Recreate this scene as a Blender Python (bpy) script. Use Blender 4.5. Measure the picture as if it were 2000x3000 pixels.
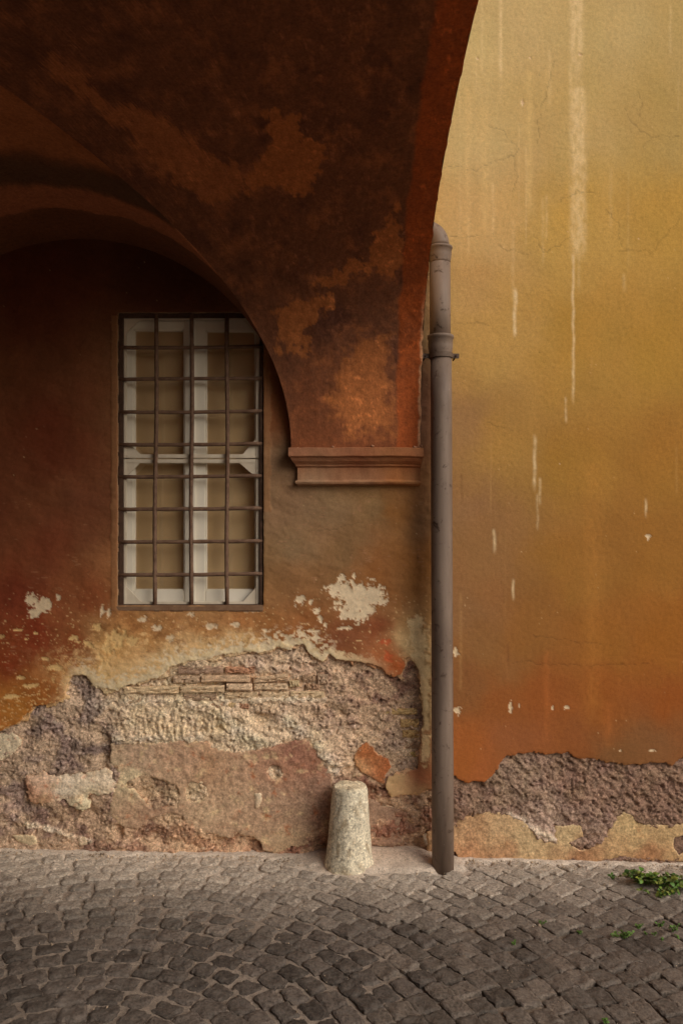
import bpy, bmesh, math, random
import numpy as np
from mathutils import Vector, Matrix

for o in list(bpy.data.objects):
    bpy.data.objects.remove(o)
scene = bpy.context.scene
COL = scene.collection
random.seed(7)

# ------------------------------------------------------------------ camera, sky, sun, exposure
CAM_D, EYE, HOR = 4.2, 1.70, 1560.0     # metres to the wall, eye height, horizon row in the survey (3000 rows)
S = 560.0                               # survey pixels per metre on the wall
F = S * CAM_D
cd = bpy.data.cameras.new('camera')
cam = bpy.data.objects.new('camera', cd)
COL.objects.link(cam)
cam.location = (0, -CAM_D, EYE)
cam.rotation_euler = (math.radians(90), 0, 0)
cd.sensor_fit = 'VERTICAL'
cd.sensor_height = 36.0
cd.sensor_width = 24.0
cd.lens = 36.0 * F / 3000.0
cd.shift_y = (HOR - 1500.0) / 3000.0
cd.clip_start = 0.02
cd.clip_end = 500
scene.camera = cam

SUN_DIR = Vector((0.66, -0.55, 0.58)).normalized()      # towards the sun: right, behind the camera, up
elev = math.asin(SUN_DIR.z)
azim = math.atan2(SUN_DIR.x, SUN_DIR.y)
world = bpy.data.worlds.new('World')
scene.world = world
world.use_nodes = True
wn = world.node_tree
for n in list(wn.nodes):
    wn.nodes.remove(n)
wo = wn.nodes.new('ShaderNodeOutputWorld')
bg = wn.nodes.new('ShaderNodeBackground')
sky = wn.nodes.new('ShaderNodeTexSky')
sky.sky_type = 'NISHITA'
sky.sun_disc = False
sky.sun_elevation = elev
sky.sun_rotation = azim
sky.air_density = 1.0
sky.dust_density = 4.0
sky.ozone_density = 1.0
bg.inputs['Strength'].default_value = 0.08
wn.links.new(sky.outputs[0], bg.inputs[0])
wn.links.new(bg.outputs[0], wo.inputs[0])
sl = bpy.data.lights.new('sun', 'SUN')
sl.energy = 1.5
sl.angle = math.radians(44)
sl.color = (1.0, 0.95, 0.86)
sun = bpy.data.objects.new('sun', sl)
COL.objects.link(sun)
sun.location = (4, -6, 8)
sun.rotation_euler = SUN_DIR.to_track_quat('Z', 'Y').to_euler()
scene.view_settings.view_transform = 'Standard'
scene.view_settings.look = 'None'
scene.view_settings.gamma = 1.0
scene.view_settings.use_curve_mapping = False
scene.view_settings.exposure = 0.0
scene.render.filter_size = 1.0

# ------------------------------------------------------------------ helpers
ZB = 2512.0                             # survey row of z = 0 on the wall
def PX(px): return (np.asarray(px) - 1000.0) / S
def PZ(py): return (ZB - np.asarray(py)) / S
def W(px, py, y=0.0):
    k = (CAM_D + y) / F
    return Vector(((px - 1000) * k, y, EYE + (HOR - py) * k))
def to_survey(x, y, z):
    k = F / (CAM_D + y)
    return 1000 + x * k, HOR - (z - EYE) * k

_rng = np.random.RandomState(11)
_PERM = np.concatenate([_rng.permutation(256)] * 3)
_ang = _rng.rand(256) * 2 * np.pi
_GX = np.cos(_ang).astype(np.float32); _GY = np.sin(_ang).astype(np.float32)
def vnoise(x, y, seed=0):
    x = np.asarray(x, np.float32); y = np.asarray(y, np.float32)
    xf = np.floor(x); yf = np.floor(y)
    xi = (xf.astype(np.int32) + seed * 37) & 255
    yi = (yf.astype(np.int32) + seed * 91) & 255
    fx = x - xf; fy = y - yf
    fx = fx * fx * fx * (fx * (fx * 6 - 15) + 10); fy = fy * fy * fy * (fy * (fy * 6 - 15) + 10)
    x1 = (xi + 1) & 255; y1 = (yi + 1) & 255
    fx0 = x - xf; fy0 = y - yf
    def g(ix, iy, dx, dy):
        k = _PERM[_PERM[ix] + iy]
        return _GX[k] * dx + _GY[k] * dy
    a = g(xi, yi, fx0, fy0); b = g(x1, yi, fx0 - 1, fy0)
    c = g(xi, y1, fx0, fy0 - 1); d = g(x1, y1, fx0 - 1, fy0 - 1)
    a = a + (b - a) * fx; c = c + (d - c) * fx
    return 1.55 * (a + (c - a) * fy)
def fbm(x, y, octv=4, seed=0, gain=0.5):
    t = 0; a = 1.0; s = 0.0
    c, sn = 0.8, 0.6
    for i in range(octv):
        t = t + a * vnoise(x, y, seed + i * 5); s += a; a *= gain
        x, y = (c * x - sn * y) * 2.03 + 13.1, (sn * x + c * y) * 2.03 + 7.7
    return t / s * 1.5
def ridge(x, y, octv=4, seed=0, gain=0.55):
    t = 0; a = 1.0; s = 0.0
    for i in range(octv):
        t = t + a * (1 - 2 * np.abs(vnoise(x, y, seed + i * 5))); s += a; a *= gain
        x, y = (0.8 * x - 0.6 * y) * 2.03 + 3.1, (0.6 * x + 0.8 * y) * 2.03 + 9.7
    return t / s
def sstep(a, b, x):
    t = np.clip((x - a) / (b - a), 0, 1)
    return t * t * (3 - 2 * t)
def lin(c):
    c = np.asarray(c, np.float32) / 255.0
    return np.where(c <= 0.04045, c / 12.92, ((c + 0.055) / 1.055) ** 2.4)
ALB = 1.66                              # surveyed tone -> base colour
def alb(c): return lin(c) * ALB
def idw(ctrl, px, py, power=3.2):
    px = np.asarray(px, np.float32); py = np.asarray(py, np.float32)
    num = np.zeros(px.shape + (3,), np.float32); den = np.zeros(px.shape, np.float32)
    for (cx, cy, c) in ctrl:
        w = 1.0 / (((px - cx) ** 2 + (py - cy) ** 2) / 1e4 + 0.12) ** (power / 2)
        num += w[..., None] * alb(c); den += w
    return num / den[..., None]
def mix(a, b, m): return a + (b - a) * m[..., None]

def link(o, parent=None):
    COL.objects.link(o)
    if parent: o.parent = parent
    return o
def tag(o, label=None, cat=None, group=None, kind=None):
    if label: o['label'] = label
    if cat: o['category'] = cat
    if group: o['group'] = group
    if kind: o['kind'] = kind
    return o
def empty(name, loc=(0, 0, 0)):
    o = bpy.data.objects.new(name, None); o.empty_display_size = 0.1
    o.location = loc; return link(o)
def mesh_np(name, V, Q, C=None, mat=None, parent=None, smooth=True, T=None):
    """vertices (n,3), quads (m,4), optional tris, optional vertex colours (n,3)"""
    me = bpy.data.meshes.new(name)
    V = np.asarray(V, np.float32).reshape(-1, 3)
    Q = np.asarray(Q, np.int32).reshape(-1, 4) if Q is not None and len(Q) else np.zeros((0, 4), np.int32)
    T = np.asarray(T, np.int32).reshape(-1, 3) if T is not None and len(T) else np.zeros((0, 3), np.int32)
    me.vertices.add(len(V)); me.vertices.foreach_set('co', V.ravel())
    nl = Q.size + T.size
    me.loops.add(nl); me.loops.foreach_set('vertex_index', np.concatenate([Q.ravel(), T.ravel()]))
    me.polygons.add(len(Q) + len(T))
    st = np.concatenate([np.arange(len(Q)) * 4, Q.size + np.arange(len(T)) * 3]).astype(np.int32)
    me.polygons.foreach_set('loop_start', st)
    me.update(calc_edges=True)
    me.validate()
    me.polygons.foreach_set('use_smooth', np.full(len(me.polygons), smooth))
    if C is not None:
        at = me.color_attributes.new('Col', 'FLOAT_COLOR', 'POINT')
        cc = np.ones((len(V), 4), np.float32); C = np.clip(C, .002, None); cc[:, :3] = C * np.minimum(1, .82 / C.max(-1))[:, None]
        at.data.foreach_set('color', cc.ravel())
    if mat: me.materials.append(mat)
    o = bpy.data.objects.new(name, me)
    return link(o, parent)
def grid_quads(nr, nc):
    i = np.arange(nr * nc).reshape(nr, nc)
    return np.stack([i[:-1, :-1], i[:-1, 1:], i[1:, 1:], i[1:, :-1]], -1).reshape(-1, 4)
def bm_obj(name, bm, mat, parent=None, smooth=False):
    me = bpy.data.meshes.new(name); bm.normal_update(); bm.to_mesh(me); bm.free()
    if smooth:
        for p in me.polygons: p.use_smooth = True
    me.materials.append(mat)
    return link(bpy.data.objects.new(name, me), parent)
def bm_box(bm, x0, x1, y0, y1, z0, z1, bev=0.0):
    r = bmesh.ops.create_cube(bm, size=1.0)
    vs = r['verts']
    for v in vs:
        v.co = Vector(((x0 + x1) / 2 + v.co.x * (x1 - x0), (y0 + y1) / 2 + v.co.y * (y1 - y0), (z0 + z1) / 2 + v.co.z * (z1 - z0)))
    if bev > 0:
        es = list({e for v in vs for e in v.link_edges})
        bmesh.ops.bevel(bm, geom=es, offset=bev, segments=2, affect='EDGES')
def tube(name, pts, radii, mat, parent=None, seg=20, caps=True, wob=0.0):
    pts = [Vector(p) for p in pts]; V = []; n = len(pts)
    up = Vector((0.13, 0.97, 0.21)); 
    for i, p in enumerate(pts):
        a = pts[max(i - 1, 0)]; b = pts[min(i + 1, n - 1)]
        t = (b - a).normalized()
        if abs(t.dot(up)) > 0.95: up = Vector((0.9, 0.1, 0.3))
        e1 = (up - t * up.dot(t)).normalized(); e2 = t.cross(e1); up = e1
        for k in range(seg):
            an = 2 * math.pi * k / seg
            r = radii[i] * (1 + wob * random.uniform(-1, 1))
            V.append(p + (e1 * math.cos(an) + e2 * math.sin(an)) * r)
    Q = [[i * seg + k, i * seg + (k + 1) % seg, (i + 1) * seg + (k + 1) % seg, (i + 1) * seg + k] for i in range(n - 1) for k in range(seg)]
    T = []
    if caps:
        for i, s in ((0, 1), (n - 1, -1)):
            V.append(pts[i]); c = len(V) - 1
            for k in range(seg):
                a, b = i * seg + k, i * seg + (k + 1) % seg
                T.append([c, b, a] if s == 1 else [c, a, b])
    return mesh_np(name, [tuple(v) for v in V], Q, None, mat, parent, True, T)

# ------------------------------------------------------------------ materials
def new_mat(name):
    m = bpy.data.materials.new(name); m.use_nodes = True
    nt = m.node_tree
    return m, nt, nt.nodes['Principled BSDF']
def noise_node(nt, scale, detail=6, rough=0.6, vec=None, dist=0.0):
    n = nt.nodes.new('ShaderNodeTexNoise'); n.inputs['Scale'].default_value = scale
    n.inputs['Detail'].default_value = detail; n.inputs['Roughness'].default_value = rough
    n.inputs['Distortion'].default_value = dist
    if vec is not None: nt.links.new(vec, n.inputs['Vector'])
    return n
def objcoord(nt):
    return nt.nodes.new('ShaderNodeTexCoord').outputs['Object']
def ramp(nt, src, stops):
    r = nt.nodes.new('ShaderNodeValToRGB'); nt.links.new(src, r.inputs[0])
    e = r.color_ramp.elements
    e[0].position, e[0].color = stops[0][0], (*stops[0][1], 1)
    e[1].position, e[1].color = stops[-1][0], (*stops[-1][1], 1)
    for p, c in stops[1:-1]:
        x = e.new(p); x.color = (*c, 1)
    return r.outputs[0]
def mul(nt, a, b, fac=1.0, mode='MULTIPLY'):
    m = nt.nodes.new('ShaderNodeMix'); m.data_type = 'RGBA'; m.blend_type = mode
    m.inputs[0].default_value = fac
    for s, i in ((a, 6), (b, 7)):
        if isinstance(s, tuple): m.inputs[i].default_value = (*s, 1)
        else: nt.links.new(s, m.inputs[i])
    return m.outputs[2]
def bump_chain(nt, bsdf, srcs):
    prev = None
    for s, strength, dist in srcs:
        b = nt.nodes.new('ShaderNodeBump'); b.inputs['Strength'].default_value = strength
        b.inputs['Distance'].default_value = dist
        nt.links.new(s, b.inputs['Height'])
        if prev is not None: nt.links.new(prev, b.inputs['Normal'])
        prev = b.outputs[0]
    nt.links.new(prev, bsdf.inputs['Normal'])
def vcol_mat(name, rough=0.88, bumps=((40, .35, .004), (220, .3, .0015)), var=0.16, vscale=60, spec=0.25, speck=0.0):
    m, nt, b = new_mat(name)
    oc = objcoord(nt)
    at = nt.nodes.new('ShaderNodeAttribute'); at.attribute_name = 'Col'
    n1 = noise_node(nt, vscale, 5, .65, oc); n2 = noise_node(nt, vscale * 2.6, 4, .7, oc)
    f1 = ramp(nt, n1.outputs[0], [(.25, (1 - var * 1.6,) * 3), (.5, (1, 1, 1)), (.75, (1 + var,) * 3)])
    f2 = ramp(nt, n2.outputs[0], [(.28, (1 - var * 1.7,) * 3), (.5, (1, 1, 1)), (.72, (1 + var * 1.5,) * 3)])
    c = mul(nt, mul(nt, at.outputs['Color'], f1), f2)
    if speck:                                    # light and dark aggregate grains
        vo = nt.nodes.new('ShaderNodeTexVoronoi'); vo.inputs['Scale'].default_value = 120
        nt.links.new(oc, vo.inputs['Vector'])
        sp = nt.nodes.new('ShaderNodeSeparateColor'); nt.links.new(vo.outputs['Color'], sp.inputs[0])
        c = mul(nt, c, ramp(nt, sp.outputs[0], [(.0, (1 - speck,) * 3), (.22, (.97,) * 3), (.78, (1.03,) * 3), (1.0, (1 + speck * 1.1,) * 3)]))
    nt.links.new(c, b.inputs['Base Color'])
    b.inputs['Roughness'].default_value = rough
    b.inputs['Specular IOR Level'].default_value = spec
    bump_chain(nt, b, [(noise_node(nt, s, 6, .65, oc).outputs[0], st, d) for s, st, d in bumps])
    return m
M = {}
M['plaster'] = vcol_mat('plaster', .85, ((7, .2, .02), (60, .35, .004), (260, .4, .0016)), .085, 50)
M['rubble'] = vcol_mat('rubble', .95, ((90, .8, .006), (260, .7, .003)), .30, 60, .15, speck=.32)
M['old_plaster'] = vcol_mat('old_plaster', .9, ((20, .5, .008), (90, .6, .004), (300, .4, .0015)), .24, 38, .2, speck=.16)
M['brick'] = vcol_mat('brick', .92, ((60, .6, .005), (200, .5, .002)), .25, 60, .15)
M['vault'] = vcol_mat('vault', .85, ((6, .35, .02), (38, .45, .006), (200, .4, .002)), .17, 38)
M['dirt'] = vcol_mat('dirt', .97, ((60, .6, .006), (260, .7, .002)), .22, 70, .1)

def simple_mat(name, col, col2, scale, rough=.8, bumps=((80, .3, .002),), stretch=(1, 1, 1), metal=0.0, spec=.3, world=False, objcol=False):
    m, nt, b = new_mat(name)
    oc = nt.nodes.new('ShaderNodeNewGeometry').outputs['Position'] if world else objcoord(nt)
    mp = nt.nodes.new('ShaderNodeMapping'); mp.inputs['Scale'].default_value = stretch
    nt.links.new(oc, mp.inputs[0])
    n = noise_node(nt, scale, 6, .65, mp.outputs[0], .3)
    c = ramp(nt, n.outputs[0], [(.3, col), (.7, col2)])
    if objcol:
        if objcol == 'attr':
            oi = nt.nodes.new('ShaderNodeAttribute'); oi.attribute_name = 'Col'
        else:
            oi = nt.nodes.new('ShaderNodeObjectInfo')
        c = mul(nt, c, oi.outputs['Color'])
    nt.links.new(c, b.inputs['Base Color'])
    b.inputs['Roughness'].default_value = rough; b.inputs['Metallic'].default_value = metal
    b.inputs['Specular IOR Level'].default_value = spec
    bump_chain(nt, b, [(noise_node(nt, s, 6, .65, oc).outputs[0], st, d) for s, st, d in bumps])
    return m, nt, b
M['iron'] = simple_mat('rusty_iron', (.11, .060, .038), (.25, .150, .098), 35, .75, ((150, .6, .003),), spec=.3)[0]
M['iron_dark'] = simple_mat('dark_iron', (.05, .027, .018), (.11, .062, .04), 30, .75, ((150, .5, .003),), spec=.3)[0]
M['white'] = simple_mat('white_paint', (.80, .74, .62), (.90, .85, .74), 9, .55, ((30, .12, .003),), (1, 1, .25))[0]
M['white_screen'] = simple_mat('screen_paint', (.60, .51, .40), (.76, .68, .55), 16, .65, ((60, .25, .003),), (1, 1, .4))[0]
M['pipe'] = simple_mat('pipe_paint', (.110, .074, .055), (.275, .202, .155), 7, .6, ((25, .2, .004), (150, .35, .0015)), (1, 1, .16), spec=.35)[0]
_m = M['pipe']; _nt2 = _m.node_tree; _b2 = _nt2.nodes['Principled BSDF']
_n = noise_node(_nt2, 22, 7, .7, objcoord(_nt2), .6)
_r = ramp(_nt2, _n.outputs[0], [(.58, (0, 0, 0)), (.66, (1, 1, 1))])
_mx = _nt2.nodes.new('ShaderNodeMix'); _mx.data_type = 'RGBA'
_nt2.links.new(_r, _mx.inputs[0]); _nt2.links.new(_b2.inputs['Base Color'].links[0].from_socket, _mx.inputs[6]); _mx.inputs[7].default_value = (.085, .05, .034, 1)
_n2 = noise_node(_nt2, 55, 5, .7, objcoord(_nt2), .3)
_r2 = ramp(_nt2, _n2.outputs[0], [(.68, (0, 0, 0)), (.72, (1, 1, 1))])
_mx2 = _nt2.nodes.new('ShaderNodeMix'); _mx2.data_type = 'RGBA'
_nt2.links.new(_r2, _mx2.inputs[0]); _nt2.links.new(_mx.outputs[2], _mx2.inputs[6]); _mx2.inputs[7].default_value = (.42, .36, .30, 1)
_nt2.links.new(_mx2.outputs[2], _b2.inputs['Base Color'])
M['strap'] = simple_mat('strap_paint', (.10, .065, .045), (.17, .12, .09), 40, .65, ((120, .4, .002),))[0]
M['reflection_backing'] = simple_mat('reflection_tan', (.76, .54, .31), (.86, .65, .42), 3, .9, ((200, .1, .001),), (1, 1, .3))[0]  # brightened tan standing in for the ochre wall reflected in the panes
M['reveal'] = simple_mat('reveal_plaster', (.17, .085, .048), (.30, .19, .115), 14, .9, ((40, .5, .006),))[0]
M['dark_room'] = simple_mat('room_wall', (.05, .04, .03), (.07, .055, .04), 3, .9)[0]
M['cornice'] = simple_mat('cornice_plaster', (.24, .105, .055), (.42, .22, .125), 9, .85, ((30, .4, .006), (140, .4, .002)))[0]
M['ochre_far'] = simple_mat('ochre_plaster', (.42, .24, .09), (.52, .32, .13), 2.5, .9, ((30, .3, .005),))[0]
M['leaf'] = simple_mat('leaf', (.085, .18, .032), (.16, .28, .06), 25, .55, ((90, .2, .001),), objcol=True)[0]
M['stem'] = simple_mat('stem', (.10, .15, .04), (.16, .20, .06), 30, .7)[0]
M['litter'] = simple_mat('scrap', (.55, .42, .2), (.7, .6, .4), 60, .8)[0]
for _key in ('stone', 'stone_joined'):
    M[_key], _nt, _b = simple_mat('cobble_basalt', (.40, .40, .40), (1.5, 1.45, 1.4), 85, .72, ((45, .7, .010), (140, .8, .005), (380, .5, .002)), world=True, objcol=('attr' if _key == 'stone_joined' else True), spec=.35)
    geo = _nt.nodes.new('ShaderNodeNewGeometry')
    dn = noise_node(_nt, 16, 7, .68, geo.outputs['Position'], .4)
    dr = ramp(_nt, dn.outputs[0], [(.47, (0, 0, 0)), (.66, (1, 1, 1))])
    dm = _nt.nodes.new('ShaderNodeMix'); dm.data_type = 'RGBA'
    ds_ = _nt.nodes.new('ShaderNodeMath'); ds_.operation = 'MULTIPLY'; ds_.inputs[1].default_value = .42
    _nt.links.new(dr, ds_.inputs[0]); _nt.links.new(ds_.outputs[0], dm.inputs[0])
    _nt.links.new(_b.inputs['Base Color'].links[0].from_socket, dm.inputs[6]); dm.inputs[7].default_value = (.215, .186, .162, 1)
    _nt.links.new(dm.outputs[2], _b.inputs['Base Color'])
M['stone_far'] = simple_mat('cobble_far', (.055, .047, .04), (.12, .10, .088), 20, .75, ((60, .6, .006),))[0]
M['bollard'] = vcol_mat('travertine', .9, ((30, .6, .010), (110, .8, .006), (320, .6, .002)), .24, 40, .2, speck=.3)
m, nt, b = new_mat('window_glass')
for n in list(nt.nodes):
    if n.type != 'OUTPUT_MATERIAL': nt.nodes.remove(n)
out = [n for n in nt.nodes if n.type == 'OUTPUT_MATERIAL'][0]
tr = nt.nodes.new('ShaderNodeBsdfTransparent'); tr.inputs[0].default_value = (.97, .97, .95, 1)
gl = nt.nodes.new('ShaderNodeBsdfGlossy'); gl.inputs['Roughness'].default_value = .04; gl.inputs[0].default_value = (.9, .9, .9, 1)
lw = nt.nodes.new('ShaderNodeLayerWeight'); lw.inputs[0].default_value = .5
pw = nt.nodes.new('ShaderNodeMath'); pw.operation = 'POWER'; pw.inputs[1].default_value = 4.0
fr = nt.nodes.new('ShaderNodeMath'); fr.operation = 'MULTIPLY_ADD'; fr.inputs[1].default_value = .8; fr.inputs[2].default_value = .14
nt.links.new(lw.outputs['Facing'], pw.inputs[0]); nt.links.new(pw.outputs[0], fr.inputs[0])
mx = nt.nodes.new('ShaderNodeMixShader')
nt.links.new(fr.outputs[0], mx.inputs[0]); nt.links.new(tr.outputs[0], mx.inputs[1]); nt.links.new(gl.outputs[0], mx.inputs[2])
nt.links.new(mx.outputs[0], out.inputs[0])
M['glass'] = m

# ------------------------------------------------------------------ signed distance to outlines (survey pixels, + inside)
def poly_sdf(px, py, poly):
    P = np.asarray(poly, np.float32); n = len(P)
    d2 = np.full(px.shape, 1e12, np.float32); ins = np.zeros(px.shape, bool)
    for i in range(n):
        ax, ay = P[i]; bx, by = P[(i + 1) % n]
        ex, ey = bx - ax, by - ay
        t = np.clip(((px - ax) * ex + (py - ay) * ey) / (ex * ex + ey * ey + 1e-9), 0, 1)
        d2 = np.minimum(d2, (px - ax - t * ex) ** 2 + (py - ay - t * ey) ** 2)
        c = (ay > py) != (by > py)
        ins ^= c & (px < (bx - ax) * (py - ay) / (by - ay + 1e-9) + ax)
    return np.where(ins, 1, -1) * np.sqrt(d2)
def rag(px, py, amp=7, seed=3):
    return amp * fbm(px / 36, py / 36, 4, seed, .62) + amp * .45 * fbm(px / 9, py / 7, 3, seed + 9, .7)

def build_layer(name, gx, gy, sdf, yv, col, mat, parent, skirt=0.045, skirt_col=(150, 128, 105), curl=0.003):
    """relief sheet on a grid of survey coordinates, kept where sdf > 0, with broken edges of real thickness"""
    PXg, PYg = np.meshgrid(np.asarray(gx, np.float32), np.asarray(gy, np.float32))
    nr, nc = PXg.shape
    g1, g0 = np.gradient(sdf, gy, gx)
    g = np.sqrt(g0 ** 2 + g1 ** 2) + 1e-6
    pos = sdf > 0
    cells = pos[:-1, :-1] | pos[1:, :-1] | pos[:-1, 1:] | pos[1:, 1:]
    mv = np.clip(-sdf / g, 0, 4.5) * (~pos)
    X = PXg + mv * g0 / g; Y = PYg + mv * g1 / g
    edge = np.clip(1 - np.clip(sdf, 0, None) / 5.0, 0, 1)
    yy = yv + edge ** 2 * curl
    used = np.zeros((nr, nc), bool)
    used[:-1, :-1] |= cells; used[1:, :-1] |= cells; used[:-1, 1:] |= cells; used[1:, 1:] |= cells
    idx = -np.ones((nr, nc), np.int64); idx[used] = np.arange(used.sum())
    V = np.stack([PX(X[used]), yy[used], PZ(Y[used])], -1)
    C = col[used]
    q = np.stack([idx[:-1, :-1], idx[1:, :-1], idx[1:, 1:], idx[:-1, 1:]], -1)[cells]
    # skirts along every open side
    ext = np.zeros((nr + 1, nc + 1), bool); ext[1:-1, 1:-1] = cells
    segs = []
    for (sl_, a, b) in (((slice(0, nr - 1), slice(1, nc)), (0, 0), (0, 1)), ((slice(2, nr + 1), slice(1, nc)), (1, 1), (1, 0)),
                        ((slice(1, nr), slice(0, nc - 1)), (1, 0), (0, 0)), ((slice(1, nr), slice(2, nc + 1)), (0, 1), (1, 1))):
        o = cells & ~ext[sl_]
        r, c = np.nonzero(o)
        segs.append(np.stack([idx[r + a[0], c + a[1]], idx[r + b[0], c + b[1]]], -1))
    segs = np.concatenate(segs)
    u, inv = np.unique(segs.ravel(), return_inverse=True); inv = inv.reshape(-1, 2)
    n0 = len(V)
    Vt = V[u].copy(); Vb = V[u].copy(); Vb[:, 1] += skirt
    sc = np.tile(alb(skirt_col), (len(u), 1)) * (1 + .25 * fbm(Vt[:, 0] * 60, Vt[:, 2] * 60, 2, 4))[:, None]
    V = np.concatenate([V, Vt, Vb]); C = np.concatenate([C, sc * .5 + C[u] * .5, sc])
    m_ = len(u)
    sq = np.stack([n0 + inv[:, 0], n0 + inv[:, 1], n0 + m_ + inv[:, 1], n0 + m_ + inv[:, 0]], -1)
    return mesh_np(name, V, np.concatenate([q, sq]), C, mat, parent)
def axis(lo, hi, step, outer_lo=None, outer_hi=None):
    a = list(np.arange(lo, hi, step))
    if outer_lo is not None:
        b = []; x = lo; s = step
        while x > outer_lo: s = min(s * 1.6, 160); x -= s; b.append(x)
        a = b[::-1] + a
    if outer_hi is not None:
        x = a[-1]; s = step
        while x < outer_hi: s = min(s * 1.6, 160); x += s; a.append(x)
    return np.array(a, np.float32)

# ================================================================== THE BUILDING WALL
building = empty('plastered_building', (0, 0, 0))
tag(building, 'weathered ochre and red plastered building wall with a barred window and broken base', 'building', kind='thing')

# -- main plaster
LOW = [(-4200, 2150), (-900, 2160), (-300, 2150), (-150, 2168), (0, 2141), (45, 2123), (67, 2101), (98, 2070), (147, 2061), (192, 2043), (196, 2003), (214, 1980), (250, 1978),
       (268, 2003), (295, 2020), (348, 2020), (384, 2007), (429, 1994), (482, 1976), (496, 1954), (522, 1945), (558, 1936), (594, 1936), (625, 1925), (672, 1917),
       (710, 1908), (758, 1913), (791, 1908), (810, 1893), (825, 1898), (853, 1903), (868, 1893), (887, 1888), (906, 1913), (925, 1927), (944, 1937), (963, 1917),
       (983, 1927), (1007, 1934), (1040, 1937), (1074, 1941), (1107, 1951), (1131, 1970), (1155, 1984), (1174, 1977), (1186, 1956), (1186, 1932), (1197, 1927), (1217, 1946),
       (1229, 1980), (1231, 2018), (1234, 2075), (1239, 2118), (1231, 2166), (1229, 2209), (1222, 2252), (1184, 2267), (1136, 2276), (1131, 2310), (1145, 2336),
       (1174, 2326), (1222, 2331), (1246, 2314), (1265, 2317), (1300, 2300), (1329, 2270), (1350, 2287), (1370, 2294), (1393, 2289), (1417, 2289), (1441, 2275), (1456, 2254),
       (1465, 2234), (1484, 2215), (1518, 2210), (1556, 2206), (1594, 2207), (1633, 2210), (1661, 2206), (1680, 2220), (1719, 2222), (1767, 2230), (1814, 2239),
       (1862, 2242), (1901, 2234), (1934, 2234), (1967, 2244), (1982, 2230), (2000, 2220), (2100, 2228), (2300, 2215), (3000, 2230), (4400, 2220)]
WIN = (345, 772, 915, 1775)
gx = axis(-160, 2160, 3.3, -4000, 4200)
gy = axis(-70, 2345, 3.3, -2400, None)
gx[np.argmin(abs(gx - WIN[0]))] = WIN[0]; gx[np.argmin(abs(gx - WIN[1]))] = WIN[1]
PXg, PYg = np.meshgrid(gx, gy)
sdf = np.full(PXg.shape, 500, np.float32)
lo = gy > 1820
sdf[lo] = poly_sdf(PXg[lo], PYg[lo], LOW + [(4400, -9000), (-4200, -9000)])
sdf = np.where(lo[:, None], sdf + rag(PXg, PYg, 6), sdf)
wb = np.maximum(np.maximum(WIN[0] - PXg, PXg - WIN[1]), np.maximum(WIN[2] - PYg, PYg - WIN[3]))
sdf_edge = sdf.copy()
sdf = np.minimum(sdf, wb + 1.2 * fbm(PXg / 40, PYg / 40, 3, 8))

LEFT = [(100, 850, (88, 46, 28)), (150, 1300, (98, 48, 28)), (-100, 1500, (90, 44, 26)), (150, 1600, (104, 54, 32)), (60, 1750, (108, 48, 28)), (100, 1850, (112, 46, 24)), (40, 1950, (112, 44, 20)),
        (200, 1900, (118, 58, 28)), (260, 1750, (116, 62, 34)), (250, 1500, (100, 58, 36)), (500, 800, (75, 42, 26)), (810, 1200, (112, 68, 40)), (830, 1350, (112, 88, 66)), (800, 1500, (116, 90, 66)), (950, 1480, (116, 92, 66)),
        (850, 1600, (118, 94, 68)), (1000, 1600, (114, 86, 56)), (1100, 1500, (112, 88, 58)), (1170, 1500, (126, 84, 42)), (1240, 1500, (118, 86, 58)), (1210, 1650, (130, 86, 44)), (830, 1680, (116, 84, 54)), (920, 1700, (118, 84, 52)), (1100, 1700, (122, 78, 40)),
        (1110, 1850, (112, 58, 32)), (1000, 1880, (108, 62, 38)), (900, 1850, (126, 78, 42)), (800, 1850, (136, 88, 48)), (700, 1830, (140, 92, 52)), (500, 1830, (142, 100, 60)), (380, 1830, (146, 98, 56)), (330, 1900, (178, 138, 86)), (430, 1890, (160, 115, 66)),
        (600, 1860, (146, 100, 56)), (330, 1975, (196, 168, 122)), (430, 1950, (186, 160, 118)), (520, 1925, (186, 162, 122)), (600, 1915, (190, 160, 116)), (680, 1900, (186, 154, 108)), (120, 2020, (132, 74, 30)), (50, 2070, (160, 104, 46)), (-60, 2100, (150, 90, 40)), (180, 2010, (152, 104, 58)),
        (225, 1970, (150, 108, 70)), (1225, 1830, (150, 110, 66)), (1215, 1880, (184, 156, 112)), (1245, 1900, (180, 150, 106)), (1245, 2080, (172, 146, 106)), (1250, 2200, (160, 118, 84)), (1245, 2270, (140, 84, 56)), (1180, 2300, (166, 136, 98)), (1160, 1950, (150, 72, 28)), (1240, 1200, (120, 84, 62)), (1250, 900, (150, 120, 84)), (1250, 600, (165, 135, 85))]
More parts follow.
